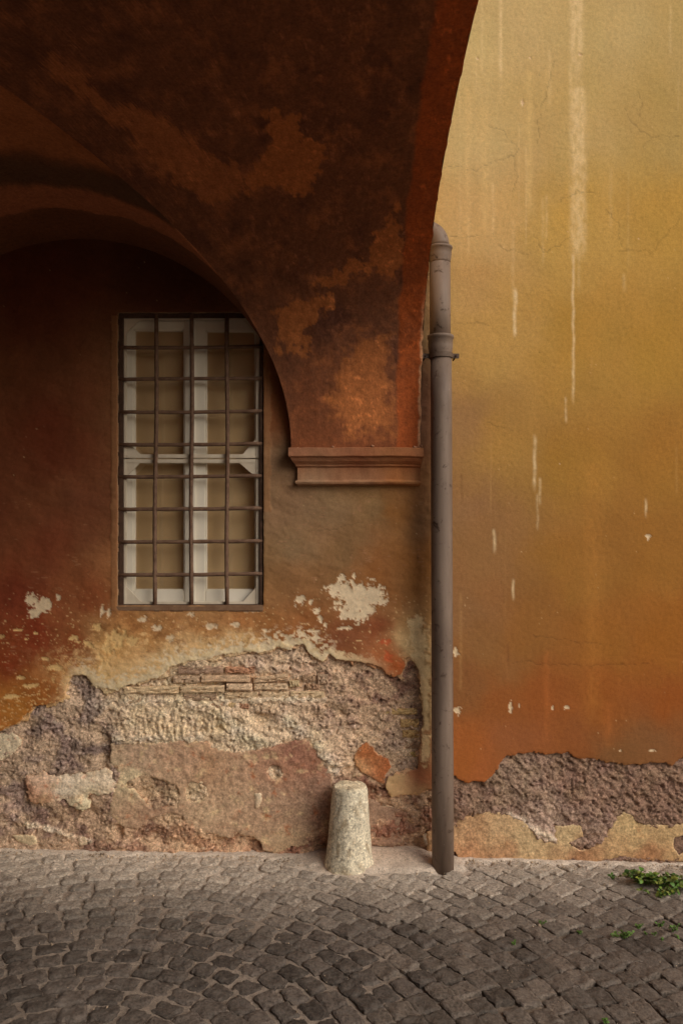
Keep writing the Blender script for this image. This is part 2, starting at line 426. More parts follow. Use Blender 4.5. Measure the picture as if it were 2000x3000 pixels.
RIGHT = [(1340, 100, (169, 152, 107)), (1480, 60, (169, 150, 105)), (1800, 60, (165, 145, 98)), (2000, 100, (160, 138, 89)), (1400, 400, (167, 147, 103)), (1700, 350, (163, 141, 91)), (1950, 350, (156, 132, 79)), (1400, 650, (170, 142, 94)),
         (1700, 650, (164, 133, 69)), (1950, 650, (160, 126, 60)), (1350, 850, (163, 129, 79)), (1450, 1000, (163, 129, 71)), (1700, 1000, (155, 119, 54)), (1950, 1000, (151, 115, 49)), (1350, 1250, (137, 103, 64)), (1480, 1300, (149, 113, 58)),
         (1700, 1350, (143, 105, 45)), (1950, 1350, (141, 100, 41)), (1345, 1500, (128, 94, 60)), (1420, 1600, (130, 94, 56)), (1700, 1650, (135, 94, 41)), (1950, 1650, (135, 92, 38)), (1350, 1800, (126, 90, 56)), (1420, 1900, (126, 88, 50)), (1560, 1850, (128, 86, 41)), (1750, 1880, (133, 86, 34)),
         (1950, 1880, (135, 84, 30)), (1350, 2000, (120, 78, 43)), (1450, 2060, (126, 74, 34)), (1600, 2050, (130, 74, 32)), (1750, 2050, (131, 74, 29)), (1950, 2050, (131, 72, 27)), (1360, 2200, (139, 80, 36)), (1420, 2250, (139, 80, 41)), (1500, 2180, (130, 78, 43)),
         (1700, 2170, (122, 72, 36)), (1800, 2210, (110, 74, 43)), (1900, 2190, (114, 76, 43)), (2100, 2190, (114, 72, 38)), (2600, 2000, (133, 72, 25)), (2600, 1300, (143, 105, 45)), (2600, 300, (160, 135, 79))]
wx = PXg + 40 * fbm(PXg / 130, PYg / 130, 4, 21); wy = PYg + 40 * fbm(PXg / 130, PYg / 130, 4, 31)
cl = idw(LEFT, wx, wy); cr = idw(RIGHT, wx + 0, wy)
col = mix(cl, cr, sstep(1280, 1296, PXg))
right = sstep(1290, 1300, PXg)
# mottling that belongs to the paint
mo = fbm(PXg / 95, PYg / 150, 5, 41)
col *= (1 + (.11 - .07 * right) * mo)[..., None]
st = fbm(wx / 21, PYg / 700 + PXg / 900, 3, 51)             # rain streaks
col *= (1 + .035 * st * (.4 + .6 * sstep(-.2, .5, fbm(PXg / 300, PYg / 500, 3, 52))))[..., None]
col *= np.stack([1 + .02 * mo, 1 + .02 * fbm(PXg / 210, PYg / 240, 4, 54), 1 + .05 * fbm(PXg / 170, PYg / 200, 4, 55)], -1)
tro = fbm((PXg * .96 + PYg * .28) / 110, (PYg * .96 - PXg * .28) / 34, 3, 61) * (1 - .85 * right)                      # trowel marks on the red wall
col *= (1 + .06 * (1 - right) * tro)[..., None]
def streak(x, y0, y1, w, c, a, wob=3.0):
    global col
    xx = x + wob * vnoise(PYg / 60, 0 * PYg, int(x) % 50)
    m_ = np.exp(-np.abs((PXg - xx) / w) ** (4 if w in (20, 24) else 2)) * sstep(y0, y0 + 14, PYg) * (1 - sstep(y1 - 14 - .1 * (y1 - y0), y1, PYg))
    m_ = m_ * np.clip(.75 + .6 * fbm(PXg / 14, PYg / 30, 3, int(y0) % 40), 0, 1)
    col = mix(col, np.broadcast_to(alb(c), col.shape), np.clip(m_ * a, 0, 1))
PALE = (216, 196, 156)
for a in [(1688, -2000, 330, 20, PALE, .45), (1692, 250, 780, 24, PALE, .42), (1678, 740, 1195, 3.6, PALE, .65), (1735, 1350, 2150, 30, (176, 120, 56), .22), (1465, -50, 240, 5, PALE, .4), (1550, 200, 640, 9, (200, 176, 120), .35),
          (1507, 838, 995, 4.5, PALE, .8), (1513, 850, 900, 3, PALE, .6), (1565, 1268, 1445, 4.5, PALE, .6), (1580, 1395, 1485, 3.5, PALE, .5), (1446, 1545, 1625, 4, PALE, .6), (1502, 1690, 1765, 3.5, PALE, .6),
          (1656, 1158, 1245, 3, PALE, .5), (1574, 1440, 1560, 3, PALE, .4), (1890, 1455, 1525, 3, PALE, .6), (1488, 1880, 1955, 3, (90, 55, 30), .6), (1352, 1380, 1480, 3, (92, 62, 36), .5), (1222, 1600, 1650, 3, (70, 45, 28), .7), (1420, 300, 700, 14, (196, 170, 116), .3), (1370, 250, 700, 10, (200, 172, 120), .25),
          (1820, 1400, 1700, 30, (120, 80, 34), .2), (1600, 1900, 2180, 8, (170, 100, 50), .3), (1780, 2050, 2200, 14, (168, 100, 48), .3)]:
    streak(*a)
rs_ = random.Random(44)
for i in range(28):
    x = 1330 + 660 * rs_.random() ** 1.4; y = rs_.uniform(-60, 1900) * (1 if i % 3 else .35); L = rs_.uniform(60, 330)
    streak(x, y, y + L, rs_.uniform(1.8, 6), (214, 194, 150) if y < 900 else (186, 146, 92), rs_.uniform(.08, .24), 2.0)
def blob(x, y, rx, ry, c, a=.9, seed=0, thr=.1, sc=14):
    global col, chip
    b0, b1 = np.searchsorted(gx, x - rx * 2.2), np.searchsorted(gx, x + rx * 2.2)
    r0, r1 = np.searchsorted(gy, y - ry * 2.2), np.searchsorted(gy, y + ry * 2.2)
    if b1 <= b0 or r1 <= r0: return
    sx, sy = PXg[r0:r1, b0:b1], PYg[r0:r1, b0:b1]
    v = 1 - np.sqrt(((sx - x) / rx) ** 2 + ((sy - y) / ry) ** 2) + .85 * fbm(sx / sc, sy / sc, 6, seed, .68)
    m_ = sstep(thr, thr + .16, v) * a
    col[r0:r1, b0:b1] = mix(col[r0:r1, b0:b1], np.broadcast_to(alb(c), sx.shape + (3,)), m_)
    chip[r0:r1, b0:b1] = np.maximum(chip[r0:r1, b0:b1], m_)
chip = np.zeros(PXg.shape, np.float32)
LIME = (206, 186, 156)
BL = [(1045, 1758, 70, 62), (1000, 1728, 48, 26), (1090, 1740, 46, 26), (1040, 1800, 44, 22), (1002, 1694, 13, 13), (1036, 1688, 6, 11), (1120, 1762, 20, 14), (880, 1755, 17, 17), (911, 1763, 7, 12), (928, 1790, 11, 12), (938, 1812, 8, 14), (952, 1832, 6, 10),
      (778, 1846, 11, 7), (885, 1858, 14, 8), (925, 1868, 12, 14), (850, 1880, 22, 14), (805, 1890, 18, 11), (1010, 1840, 22, 6), (915, 1848, 26, 4), (770, 1890, 18, 18), (790, 1875, 9, 9), (735, 1785, 26, 10), (1000, 1808, 10, 6), (864, 1775, 5, 5), (970, 1735, 8, 8), (825, 1860, 6, 6),
      (92, 1756, 20, 20), (125, 1772, 34, 26), (100, 1795, 22, 16), (170, 1750, 9, 11), (285, 1838, 18, 13), (215, 1870, 15, 10), (252, 1885, 11, 9), (265, 1890, 10, 9), (232, 1882, 6, 5), (340, 1870, 34, 30), (320, 1900, 22, 18), (292, 1925, 9, 9), (255, 1972, 12, 9), (305, 1960, 22, 30), (390, 1880, 20, 18),
      (160, 1955, 30, 10), (55, 1845, 14, 5), (105, 1855, 10, 5), (30, 2040, 30, 8), (90, 2010, 26, 7), (5, 1865, 12, 6), (78, 1872, 8, 5), (135, 1930, 14, 6), (60, 1985, 16, 7), (300, 1790, 8, 18), (320, 1795, 7, 20), (460, 1840, 16, 10), (500, 1870, 14, 12), (560, 1800, 10, 8), (620, 1835, 20, 12), (690, 1830, 14, 10), (420, 1815, 14, 10),
      (1495, 2072, 7, 20), (1520, 2068, 3, 8), (1617, 2074, 5, 5), (1657, 2072, 8, 7), (1897, 1574, 9, 9), (1816, 2200, 5, 5), (1910, 2200, 10, 4), (1550, 168, 4, 4), (1698, 160, 4, 4), (1398, 172, 4, 4), (1335, 1910, 10, 14), (1340, 2080, 12, 16), (1638, 1360, 4, 3), (1868, 700, 3, 4), (1530, 300, 5, 12)]
for i, a in enumerate(BL):
    c = LIME if a[0] < 1260 else (205, 182, 148)
    if a[0] < 420 and a[1] > 1800: c = (196, 164, 112)
    blob(*a, c, .92, i % 17, .12, 9 + .18 * a[2])
for i, a in enumerate([(1224, 1870, 30, 60), (1232, 1930, 26, 60), (1246, 2010, 16, 70), (1246, 2100, 16, 70), (1248, 2190, 14, 50), (1215, 1825, 22, 20)]):
    blob(*a, (196, 172, 130), .75, i + 3, .05, 26)
blob(1130, 1880, 18, 11, (176, 74, 42), .6, 3); blob(1138, 1925, 13, 20, (172, 72, 40), .55, 5); blob(1178, 1945, 14, 20, (168, 82, 40), .5, 6)
uw = (1 - right) * np.exp(-((PXg - 500) / 330) ** 4) * sstep(1775, 1840, PYg) * sstep(2040, 1960, PYg)
n_ = fbm(PXg / 34, PYg / 24, 6, 121, .72)
col = mix(col, np.broadcast_to(alb((198, 164, 116)), col.shape), np.clip(sstep(.12, .34, n_ + .0042 * (PYg - 1895)) * uw * .75, 0, 1))
col = mix(col, np.broadcast_to(alb((112, 72, 40)), col.shape), np.clip(sstep(.15, .45, -n_ - .003 * (PYg - 1880)) * uw * .6, 0, 1))
# fine scuffs on the red wall
sc_ = fbm(PXg / 26, PYg / 5.5, 3, 131) * sstep(.1, .5, fbm(PXg / 80, PYg / 80, 3, 133))
col = mix(col, np.broadcast_to(alb((150, 110, 82)), col.shape), np.clip(sstep(.25, .6, sc_) * (1 - right) * sstep(1250, 1600, PYg) * .4, 0, 1))
# random flecks on the lower left wall, where the paint flakes
fl = fbm(PXg / 11, PYg / 8, 3, 71)
zone = (1 - right) * (sstep(1660, 1830, PYg) * sstep(0, 60, 2400 - PYg)) * (.55 + .45 * fbm(PXg / 120, PYg / 90, 3, 72))
m_ = sstep(.62, .78, fl + .32 * zone - .12) * zone
col = mix(col, np.broadcast_to(alb((196, 166, 120)), col.shape), np.clip(m_ * 1.1, 0, .85)); chip = np.maximum(chip, m_ * .6)
# worn pale rim along the broken edge left of the pipe
rim = (1 - right) * sstep(24, 14, sdf_edge + 16 * fbm(PXg / 18, PYg / 16, 5, 75, .68)) * sstep(1200, 900, PXg) * sstep(120, 300, PXg)
col = mix(col, np.broadcast_to(alb((205, 186, 148)), col.shape), np.clip(rim * .85, 0, 1))
flk = sstep(.18, .30, fbm(PXg / 17, PYg / 13, 5, 171, .66) + .25 * sstep(60, 10, sdf_edge)) * sstep(75, 25, sdf_edge) * (1 - right) * sstep(1010, 940, PXg) * sstep(190, 260, PXg)
col = mix(col, np.broadcast_to(alb((208, 190, 160)), col.shape), np.clip(flk * .8, 0, 1)); chip = np.maximum(chip, flk * .5)
flk = sstep(.30, .40, fbm(PXg / 15, PYg / 9, 5, 173, .68)) * sstep(120, 30, sdf_edge) * (1 - right) * sstep(300, 200, PXg)
col = mix(col, np.broadcast_to(alb((190, 156, 104)), col.shape), np.clip(flk * .8, 0, 1)); chip = np.maximum(chip, flk * .5)
# plaster strip around the window
stripm = np.maximum(((PXg > 326 + 3 * vnoise(PYg / 30, PYg * 0, 5)) & (PXg < 346) & (PYg > 925) & (PYg < 1790)), ((PXg > 771) & (PXg < 793 + 4 * vnoise(PYg / 40, PYg * 0, 9)) & (PYg > 1000) & (PYg < 1500))).astype(np.float32)
col = mix(col, np.broadcast_to(alb((128, 92, 62)), col.shape), stripm * .6)
# pock marks and grains in the old paint
pk = vnoise(PXg / 7.5, PYg / 7.5, 141); pm = sstep(-.1, .5, fbm(PXg / 160, PYg / 160, 3, 143))
col *= (1 - .35 * sstep(.72, .95, pk) * pm)[..., None]
col = mix(col, np.broadcast_to(alb((206, 180, 136)), col.shape), np.clip(sstep(.78, .95, -pk) * pm * .5, 0, 1))
# hairline cracks
def crack(pts, w=1.4, a=.28):
    global col, crk
    P = np.array(pts, np.float32)
    x0, y0 = P.min(0) - 30; x1, y1 = P.max(0) + 30
    b0, b1 = np.searchsorted(gx, x0), np.searchsorted(gx, x1); r0, r1 = np.searchsorted(gy, y0), np.searchsorted(gy, y1)
    sx, sy = PXg[r0:r1, b0:b1], PYg[r0:r1, b0:b1]
    qx, qy = sx + 7 * fbm(sx / 30, sy / 30, 2, 5), sy + 7 * fbm(sx / 30, sy / 30, 2, 15)
    d = np.full(sx.shape, 1e9, np.float32)
    for (ax, ay), (bx_, by_) in zip(P[:-1], P[1:]):
        ex, ey = bx_ - ax, by_ - ay
        t = np.clip(((qx - ax) * ex + (qy - ay) * ey) / (ex * ex + ey * ey), 0, 1)
        d = np.minimum(d, np.hypot(qx - ax - t * ex, qy - ay - t * ey))
    m_ = np.exp(-(d / w) ** 2) * a
    col[r0:r1, b0:b1] *= (1 - m_)[..., None]; crk[r0:r1, b0:b1] = np.maximum(crk[r0:r1, b0:b1], m_)
crk = np.zeros(PXg.shape, np.float32)
for c in [[(1295, 488), (1345, 488), (1400, 500), (1450, 470), (1500, 455), (1522, 440)], [(1575, 420), (1580, 330), (1595, 290)], [(1830, 318), (1850, 350), (1870, 380), (1910, 398), (1990, 402)], [(1868, 270), (1880, 310), (1866, 345)],
          [(1800, 735), (1880, 735), (1905, 745), (1950, 690)], [(1320, 690), (1360, 700), (1400, 690)], [(1330, 950), (1370, 945), (1430, 950)], [(1640, 590), (1700, 560), (1740, 560)], [(1420, 1240), (1500, 1260)], [(1560, 1860), (1650, 1875), (1790, 1890)], [(1500, 1940), (1700, 1950), (1900, 1945)], [(905, 1560), (980, 1550), (1060, 1530)], [(1500, 455), (1518, 520), (1500, 560)], [(1590, 300), (1620, 180)], [(1520, 440), (1470, 380), (1430, 370)], [(1560, 690), (1590, 735), (1640, 720), (1670, 690)], [(1900, 395), (1880, 450)], [(1950, 690), (1990, 640)], [(1770, 610), (1810, 650), (1815, 720)], [(1460, 720), (1530, 740), (1560, 735)]]:
    crack(c)
relief = .004 * fbm(PXg / 260, PYg / 260, 3, 81) + .0022 * tro + .0008 * fbm(PXg / 12, PYg / 12, 3, 83)
relief += .0035 * chip + .003 * crk - .0025 * stripm
relief += .003 * (1 - right) * fbm(PXg / 60, PYg / 60, 3, 85)
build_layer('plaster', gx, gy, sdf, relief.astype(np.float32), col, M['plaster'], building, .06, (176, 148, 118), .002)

# -- pale undercoat left standing below the broken paint coat
rsel = np.nonzero(gy > 1840)[0]; csel = np.nonzero((gx > -170) & (gx < 2170))[0]
ux, uy = gx[csel], gy[rsel]
uy = np.concatenate([uy, np.arange(uy[-1] + 3.3, 2420, 3.3)]).astype(np.float32)
UA, UB = np.meshgrid(ux, uy)
us = poly_sdf(UA, UB, LOW + [(4400, -9000), (-4200, -9000)])
us = us + 5 + 22 * fbm(UA / 48, UB / 40, 5, 111, .62) - 10 * right[rsel[0], csel][None, :] - 8 * sstep(1150, 1240, UA)
us = np.minimum(us, 30 - 0 * us + (UB < 0)) * np.where(poly_sdf(UA, UB, LOW + [(4400, -9000), (-4200, -9000)]) > 34, -1, 1)
uc = idw([(100, 2100, (172, 138, 98)), (300, 2010, (200, 176, 138)), (500, 1970, (188, 166, 134)), (700, 1930, (186, 160, 126)), (900, 1920, (170, 138, 108)), (1100, 1960, (160, 118, 86)), (1230, 2000, (170, 140, 106)), (1400, 2290, (170, 132, 102)), (1600, 2220, (150, 116, 92)), (1900, 2240, (146, 112, 88))], UA, UB)
uc = uc * (1 + .2 * fbm(UA / 24, UB / 20, 5, 113, .6))[..., None]
build_layer('undercoat', ux, uy, us, (.010 + .004 * fbm(UA / 30, UB / 30, 4, 115)).astype(np.float32), uc, M['old_plaster'], building, .03, (160, 132, 106), .003)

# -- outlines of the two large plaster remnants
P1 = [(323, 2181), (402, 2179), (482, 2181), (518, 2177), (580, 2172), (607, 2177), (616, 2190), (647, 2199), (672, 2204), (715, 2207), (743, 2200), (777, 2197), (806, 2183), (849, 2173), (887, 2171), (906, 2171), (920, 2185), (935, 2219), (944, 2243), (963, 2262), (973, 2281),
      (972, 2400), (955, 2425), (930, 2432), (906, 2448), (901, 2477), (868, 2482), (839, 2491), (815, 2503), (767, 2499), (763, 2467), (729, 2453), (696, 2448), (662, 2458), (629, 2451), (600, 2444), (580, 2440), (549, 2427), (536, 2404), (520, 2390), (490, 2387), (446, 2400), (402, 2436),
      (366, 2427), (339, 2418), (326, 2400), (317, 2364), (326, 2320), (344, 2293), (339, 2266), (319, 2230)]
H1 = [(370, 2302), (393, 2285), (420, 2277), (450, 2280), (480, 2290), (510, 2304), (527, 2325), (526, 2350), (520, 2370), (495, 2365), (470, 2367), (440, 2370), (420, 2350), (400, 2325), (380, 2312)]
H2 = [(545, 2305), (560, 2295), (590, 2298), (606, 2315), (604, 2335), (590, 2350), (565, 2352), (545, 2343), (541, 2325)]
H3 = [(803 + 21 * math.cos(t * .5), 2268 + 23 * math.sin(t * .5)) for t in range(12)]
P8 = [(1250, 2440), (1329, 2421), (1346, 2402), (1374, 2385), (1408, 2383), (1451, 2380), (1489, 2390), (1523, 2404), (1547, 2421), (1566, 2440), (1580, 2454), (1604, 2466), (1628, 2471), (1625, 2445), (1628, 2423), (1647, 2423), (1680, 2420), (1704, 2421), (1707, 2440), (1709, 2454), (1690, 2464),
      (1671, 2474), (1680, 2483), (1700, 2495), (1724, 2493), (1747, 2478), (1767, 2459), (1781, 2440), (1800, 2421), (1810, 2397), (1829, 2383), (1853, 2390), (1872, 2407), (1891, 2419), (1929, 2421), (1967, 2419), (1996, 2414), (2060, 2420), (2200, 2400), (2330, 2410), (2330, 2520), (2000, 2528), (1900, 2524),
      (1824, 2516), (1776, 2524), (1720, 2532), (1680, 2526), (1640, 2530), (1585, 2524), (1537, 2531), (1441, 2545), (1350, 2535), (1334, 2500), (1250, 2500)]
PATCH_BACK = [(P1, .014, (H1, H2, H3)), (P8, .012, ())]
# -- exposed masonry behind the plaster
gx2 = axis(-160, 2160, 2.9, -4000, 4200)
gy2 = axis(1850, 2610, 2.9)
A, B_ = np.meshgrid(gx2, gy2)
CORE = [(60, 2200, (128, 106, 94)), (150, 2150, (122, 100, 90)), (250, 2100, (126, 106, 96)), (300, 2210, (100, 82, 76)), (400, 2080, (162, 142, 118)), (450, 2140, (158, 138, 112)), (600, 2060, (172, 152, 124)), (620, 2130, (150, 130, 104)), (700, 2150, (176, 156, 130)), (770, 2100, (146, 122, 100)),
        (820, 2150, (164, 142, 118)), (760, 1960, (150, 126, 106)), (880, 1940, (150, 124, 102)), (960, 2220, (160, 136, 114)), (980, 2050, (132, 104, 86)), (1080, 2020, (124, 94, 76)), (1200, 1980, (110, 78, 62)), (1190, 2200, (136, 112, 92)), (1060, 2320, (116, 80, 60)), (1130, 2420, (120, 80, 60)), (1230, 2400, (118, 82, 62)),
        (1210, 2500, (110, 72, 52)), (450, 2330, (126, 100, 78)), (575, 2325, (150, 128, 102)), (60, 2370, (126, 104, 92)), (150, 2420, (104, 78, 68)), (250, 2440, (112, 84, 72)), (100, 2480, (118, 92, 80)), (420, 2470, (124, 92, 72)), (560, 2480, (136, 100, 74)), (700, 2480, (134, 98, 72)), (900, 2500, (120, 82, 62)), (300, 2500, (122, 92, 76)),
        (1380, 2350, (124, 96, 78)), (1500, 2280, (132, 106, 88)), (1700, 2300, (128, 98, 80)), (1900, 2320, (126, 96, 78)), (1600, 2420, (146, 120, 104)), (1740, 2450, (138, 110, 94)), (1700, 2540, (110, 76, 56)), (2000, 2480, (120, 92, 74))]
cc = idw(CORE, A + 30 * fbm(A / 70, B_ / 70, 3, 4), B_ + 30 * fbm(A / 70, B_ / 70, 3, 14))
big = fbm(A / 70, B_ / 52, 4, 91)
ca, sa = math.cos(.65), math.sin(.65)
U1, V1 = A * ca + B_ * sa, -A * sa + B_ * ca
rt = sstep(1250, 1330, A)
chipn = (1 - rt) * ridge(A / 30, B_ / 22, 4, 95) + rt * ridge(U1 / 42, V1 / 20, 4, 97)
fine = fbm(A / 9, B_ / 8, 3, 99)
vert = fbm(A / 10, B_ / 34, 3, 93) * np.exp(-((A - 520) / 200) ** 2 - ((B_ - 2125) / 45) ** 2)     # trowelled mortar, combed downwards
def billow(x, y, seed): return np.abs(vnoise(x, y, seed)) * 2 - .6
wA, wB = A + 6 * fbm(A / 20, B_ / 20, 2, 61), B_ + 6 * fbm(A / 20, B_ / 20, 2, 62)
lump = fbm(wA / 30, wB / 24, 5, 71, .66) + .5 * ridge(wB / 13 + 5, wA / 15, 3, 72)
pits = sstep(.25, .8, fbm(wA / 12, wB / 10, 3, 74))
terr = fbm(wA / 105 + 3, wB / 62, 4, 76, .55) * 3.2 + .6
tf = np.floor(terr); ledge = (tf + sstep(.0, .16, terr - tf) - .6) / 3.2          # broken layers, each with its own edge
wear = .35 + .65 * sstep(-.35, .45, fbm(A / 75, B_ / 60, 3, 77))                   # smooth mortar here, rough core there
ca2, sa2 = math.cos(.9), math.sin(.9)
facet = ridge((A * ca2 + B_ * sa2) / 62, (B_ * ca2 - A * sa2) / 24, 3, 78, .5)
h = .007 * big + .016 * ledge + wear * (.005 * chipn + .0085 * lump - .015 * pits) + rt * .008 * facet + .009 * vert
ycore = .024 - h
for (x, y, rx, ry, dz) in [(300, 2200, 22, 62, .03), (345, 2440, 12, 26, .035), (70, 2335, 45, 45, .025), (690, 2120, 26, 16, .02), (760, 2110, 36, 18, .025), (1225, 2050, 14, 80, .012), (450, 2325, 60, 36, .022), (575, 2325, 26, 22, .006), (803, 2268, 18, 18, .012), (1050, 2320, 50, 16, .02),
                          (1160, 2490, 90, 18, .02), (1700, 2535, 90, 12, .02), (960, 2480, 60, 30, .025), (1240, 2480, 30, 40, .015), (590, 2140, 14, 10, .015), (640, 2140, 12, 10, .015), (100, 2420, 120, 26, .014), (700, 2478, 150, 24, .024), (450, 2455, 80, 30, .022), (250, 2400, 60, 30, .014), (600, 2004, 210, 40, .016), (800, 2010, 120, 34, .010), (1340, 2520, 14, 18, .02)]:
    ycore = ycore + dz * np.exp(-(((A - x) / rx) ** 2 + ((B_ - y) / ry) ** 2) ** 1.5)
def ridge_line(p, q, w, dz):
    global ycore, cc
    (ax, ay), (bx_, by_) = p, q
    ex, ey = bx_ - ax, by_ - ay
    t = np.clip(((A - ax) * ex + (B_ - ay) * ey) / (ex * ex + ey * ey), 0, 1)
    d = np.hypot(A - ax - t * ex, B_ - ay - t * ey) + 8 * fbm(A / 18, B_ / 18, 3, 8)
    g = np.exp(-(d / w) ** 2); ycore = ycore - dz * g
    cc = mix(cc, np.broadcast_to(alb((190, 172, 148)), cc.shape), np.clip(g * .6, 0, 1))
for a in [((660, 2100), (730, 2160), 16, .008), ((730, 2160), (800, 2190), 16, .006), ((330, 2168), (600, 2165), 9, .006), ((930, 2190), (980, 2260), 18, .006), ((840, 2110), (930, 2190), 14, .004), ((360, 2055), (560, 2060), 10, .006), ((650, 2052), (950, 2050), 10, .006), ((75, 2420), (170, 2440), 8, .008), ((1500, 2395), (1620, 2460), 12, .004), ((120, 2430), (260, 2470), 7, .006)]:
    ridge_line(*a)
pit = sstep(.35, .75, fbm(A / 13, B_ / 11, 3, 101))
ycore = ycore + .010 * pit
cc = cc * (1.22 + .22 * fbm(A / 26, B_ / 22, 4, 103) + .10 * fine + .12 * lump - .16 * pits)[..., None]  # pits darkened and lumps lightened: recess shade put into the colour
cc = mix(cc, np.broadcast_to(alb((196, 178, 156)), cc.shape), sstep(.45, .9, fbm(A / 15, B_ / 12, 4, 107)) * (.45 - .25 * rt))
cc = cc * np.stack([1 + 0 * A, 1 - .05 * fbm(A / 60, B_ / 50, 3, 105), 1 - .08 * fbm(A / 60, B_ / 50, 3, 106)], -1)
for (pl, dep, hs) in PATCH_BACK:
    s_ = poly_sdf(A[:, :], B_, pl) + 10 * fbm(A / 16, B_ / 16, 3, 33)
    for hp in hs: s_ = np.minimum(s_, -poly_sdf(A, B_, hp))
    k_in = sstep(2, 12, s_)
    ycore = ycore * (1 - k_in) + np.maximum(ycore, dep + .016) * k_in
cm_ = alb((136, 112, 93)); cc = cm_ * (np.clip(cc, .01, None) / cm_ / 1.12) ** 1.4 * 1.05
lumc = np.repeat((cc @ np.array([.35, .45, .2], np.float32))[..., None], 3, -1) * np.array([1.08, .99, .88], np.float32)
cc = mix(cc, lumc, np.full(cc.shape[:2], .30, np.float32))
cc = mix(cc, np.broadcast_to(alb((186, 162, 134)), cc.shape), np.clip((1 - wear) * .75 * (1 - .8 * rt), 0, .42)) * np.array([1.01, .99, .965], np.float32) * (1.12 - .29 * rt)[..., None]
mesh_np('masonry', np.stack([PX(A), np.maximum(ycore, .004), PZ(B_)], -1), grid_quads(*A.shape)[:, ::-1], cc.reshape(-1, 3), M['rubble'], building)

# -- remnants of older plaster, each a piece of its own
PDEP = .006
def patch(poly, depth, ctrl, holes=(), mat='old_plaster', amp=4, seed=1, name='plaster_patch', var=.10, spots=None, bulge=0.0, skirt=.03, label=None, skirt_col=(140, 108, 84), desat=.32):
    P = np.array(poly, np.float32)
    x0, y0 = P.min(0) - 12; x1, y1 = P.max(0) + 12
    ax_, ay_ = np.arange(max(x0, -500), min(x1, 2400), 2.8), np.arange(y0, y1, 2.8)
    a, b = np.meshgrid(ax_.astype(np.float32), ay_.astype(np.float32))
    s = poly_sdf(a, b, poly)
    for hpoly in holes: s = np.minimum(s, -poly_sdf(a, b, hpoly))
    s = s + rag(a, b, amp * 1.5, seed)
    c = idw(ctrl, a + 25 * fbm(a / 60, b / 60, 3, seed), b + 25 * fbm(a / 60, b / 60, 3, seed + 4))
    c = mix(c, np.repeat((c @ np.array([.35, .45, .2], np.float32))[..., None], 3, -1) * np.array([1.06, .99, .88], np.float32), np.full(c.shape[:2], desat, np.float32))
    c = c * (1.02 + var * fbm(a / 30, b / 30, 4, seed + 7))[..., None]
    if spots:
        for (col_, thr, sc, k) in spots:
            m_ = sstep(thr - .25, thr + .45, fbm(a / sc, b / sc, 5, seed + k, .62)); c = mix(c, np.broadcast_to(alb(col_), c.shape), m_ * .75)
    c = mix(c, np.broadcast_to(alb((204, 184, 150)), c.shape), np.clip(1 - s / 3.5, 0, 1) * .35 * (fbm(a / 40, b / 40, 2, seed + 1) > -.1))
    yv = depth + PDEP - bulge * sstep(0, 30, s) + .003 * fbm(a / 70, b / 70, 3, seed + 2) + .003 * fbm(a / 22, b / 20, 4, seed + 3)
    o = build_layer(name, ax_, ay_, s, yv.astype(np.float32), c, M[mat], building, skirt, skirt_col, .004)
    if label: o['label'] = label
    return o
patch(P1, .010, [(400, 2220, (160, 126, 98)), (380, 2290, (186, 166, 124)), (520, 2230, (164, 124, 92)), (620, 2250, (160, 116, 76)), (700, 2240, (166, 128, 94)), (760, 2250, (158, 112, 80)), (850, 2210, (140, 84, 62)), (900, 2250, (138, 84, 56)), (930, 2300, (142, 102, 78)), (830, 2260, (150, 98, 66)),
                 (600, 2380, (172, 140, 104)), (700, 2350, (166, 132, 98)), (800, 2340, (152, 118, 90)), (880, 2380, (146, 112, 84)), (840, 2470, (164, 132, 94)), (700, 2420, (156, 120, 88)), (450, 2400, (150, 112, 84)), (370, 2380, (158, 122, 90)), (950, 2400, (124, 84, 62))],
      (H1, H2, H3), spots=[((188, 166, 128), .42, 40, 1), ((146, 78, 40), .55, 36, 9), ((128, 92, 70), .5, 26, 13)], seed=5, label='big pinkish plaster remnant left of the stone bollard')
patch([(74, 2275), (125, 2268), (179, 2273), (214, 2270), (241, 2268), (277, 2262), (313, 2257), (330, 2266), (342, 2293), (335, 2320), (313, 2329), (277, 2333), (250, 2338), (268, 2351), (263, 2369), (241, 2378), (219, 2369), (205, 2360), (188, 2346), (156, 2355), (121, 2360), (89, 2351), (76, 2324)],
      .004, [(110, 2290, (200, 170, 146)), (200, 2310, (220, 204, 182)), (300, 2290, (214, 194, 168)), (110, 2345, (168, 126, 94)), (250, 2360, (196, 184, 150)), (85, 2315, (172, 120, 92))], amp=6, seed=9, desat=.1, bulge=.012, skirt=.05, spots=[((156, 88, 58), .42, 26, 3), ((176, 150, 118), .3, 40, 5)], label='long whitewashed plaster remnant low on the left')
patch([(-140, 2146), (-40, 2150), (0, 2150), (40, 2152), (62, 2170), (55, 2190), (35, 2210), (0, 2232), (-40, 2236), (-140, 2230)], .008, [(0, 2180, (212, 194, 160)), (20, 2200, (206, 184, 150))], seed=12, spots=[((150, 80, 44), .5, 18, 2)])
patch([(33, 2452), (60, 2450), (90, 2452), (107, 2465), (104, 2478), (85, 2485), (60, 2475), (40, 2465)], .012, [(70, 2465, (176, 154, 116))], seed=14, amp=3)
patch([(226, 2465), (250, 2455), (254, 2480), (230, 2482)], .012, [(240, 2468, (176, 152, 120))], seed=15, amp=3)
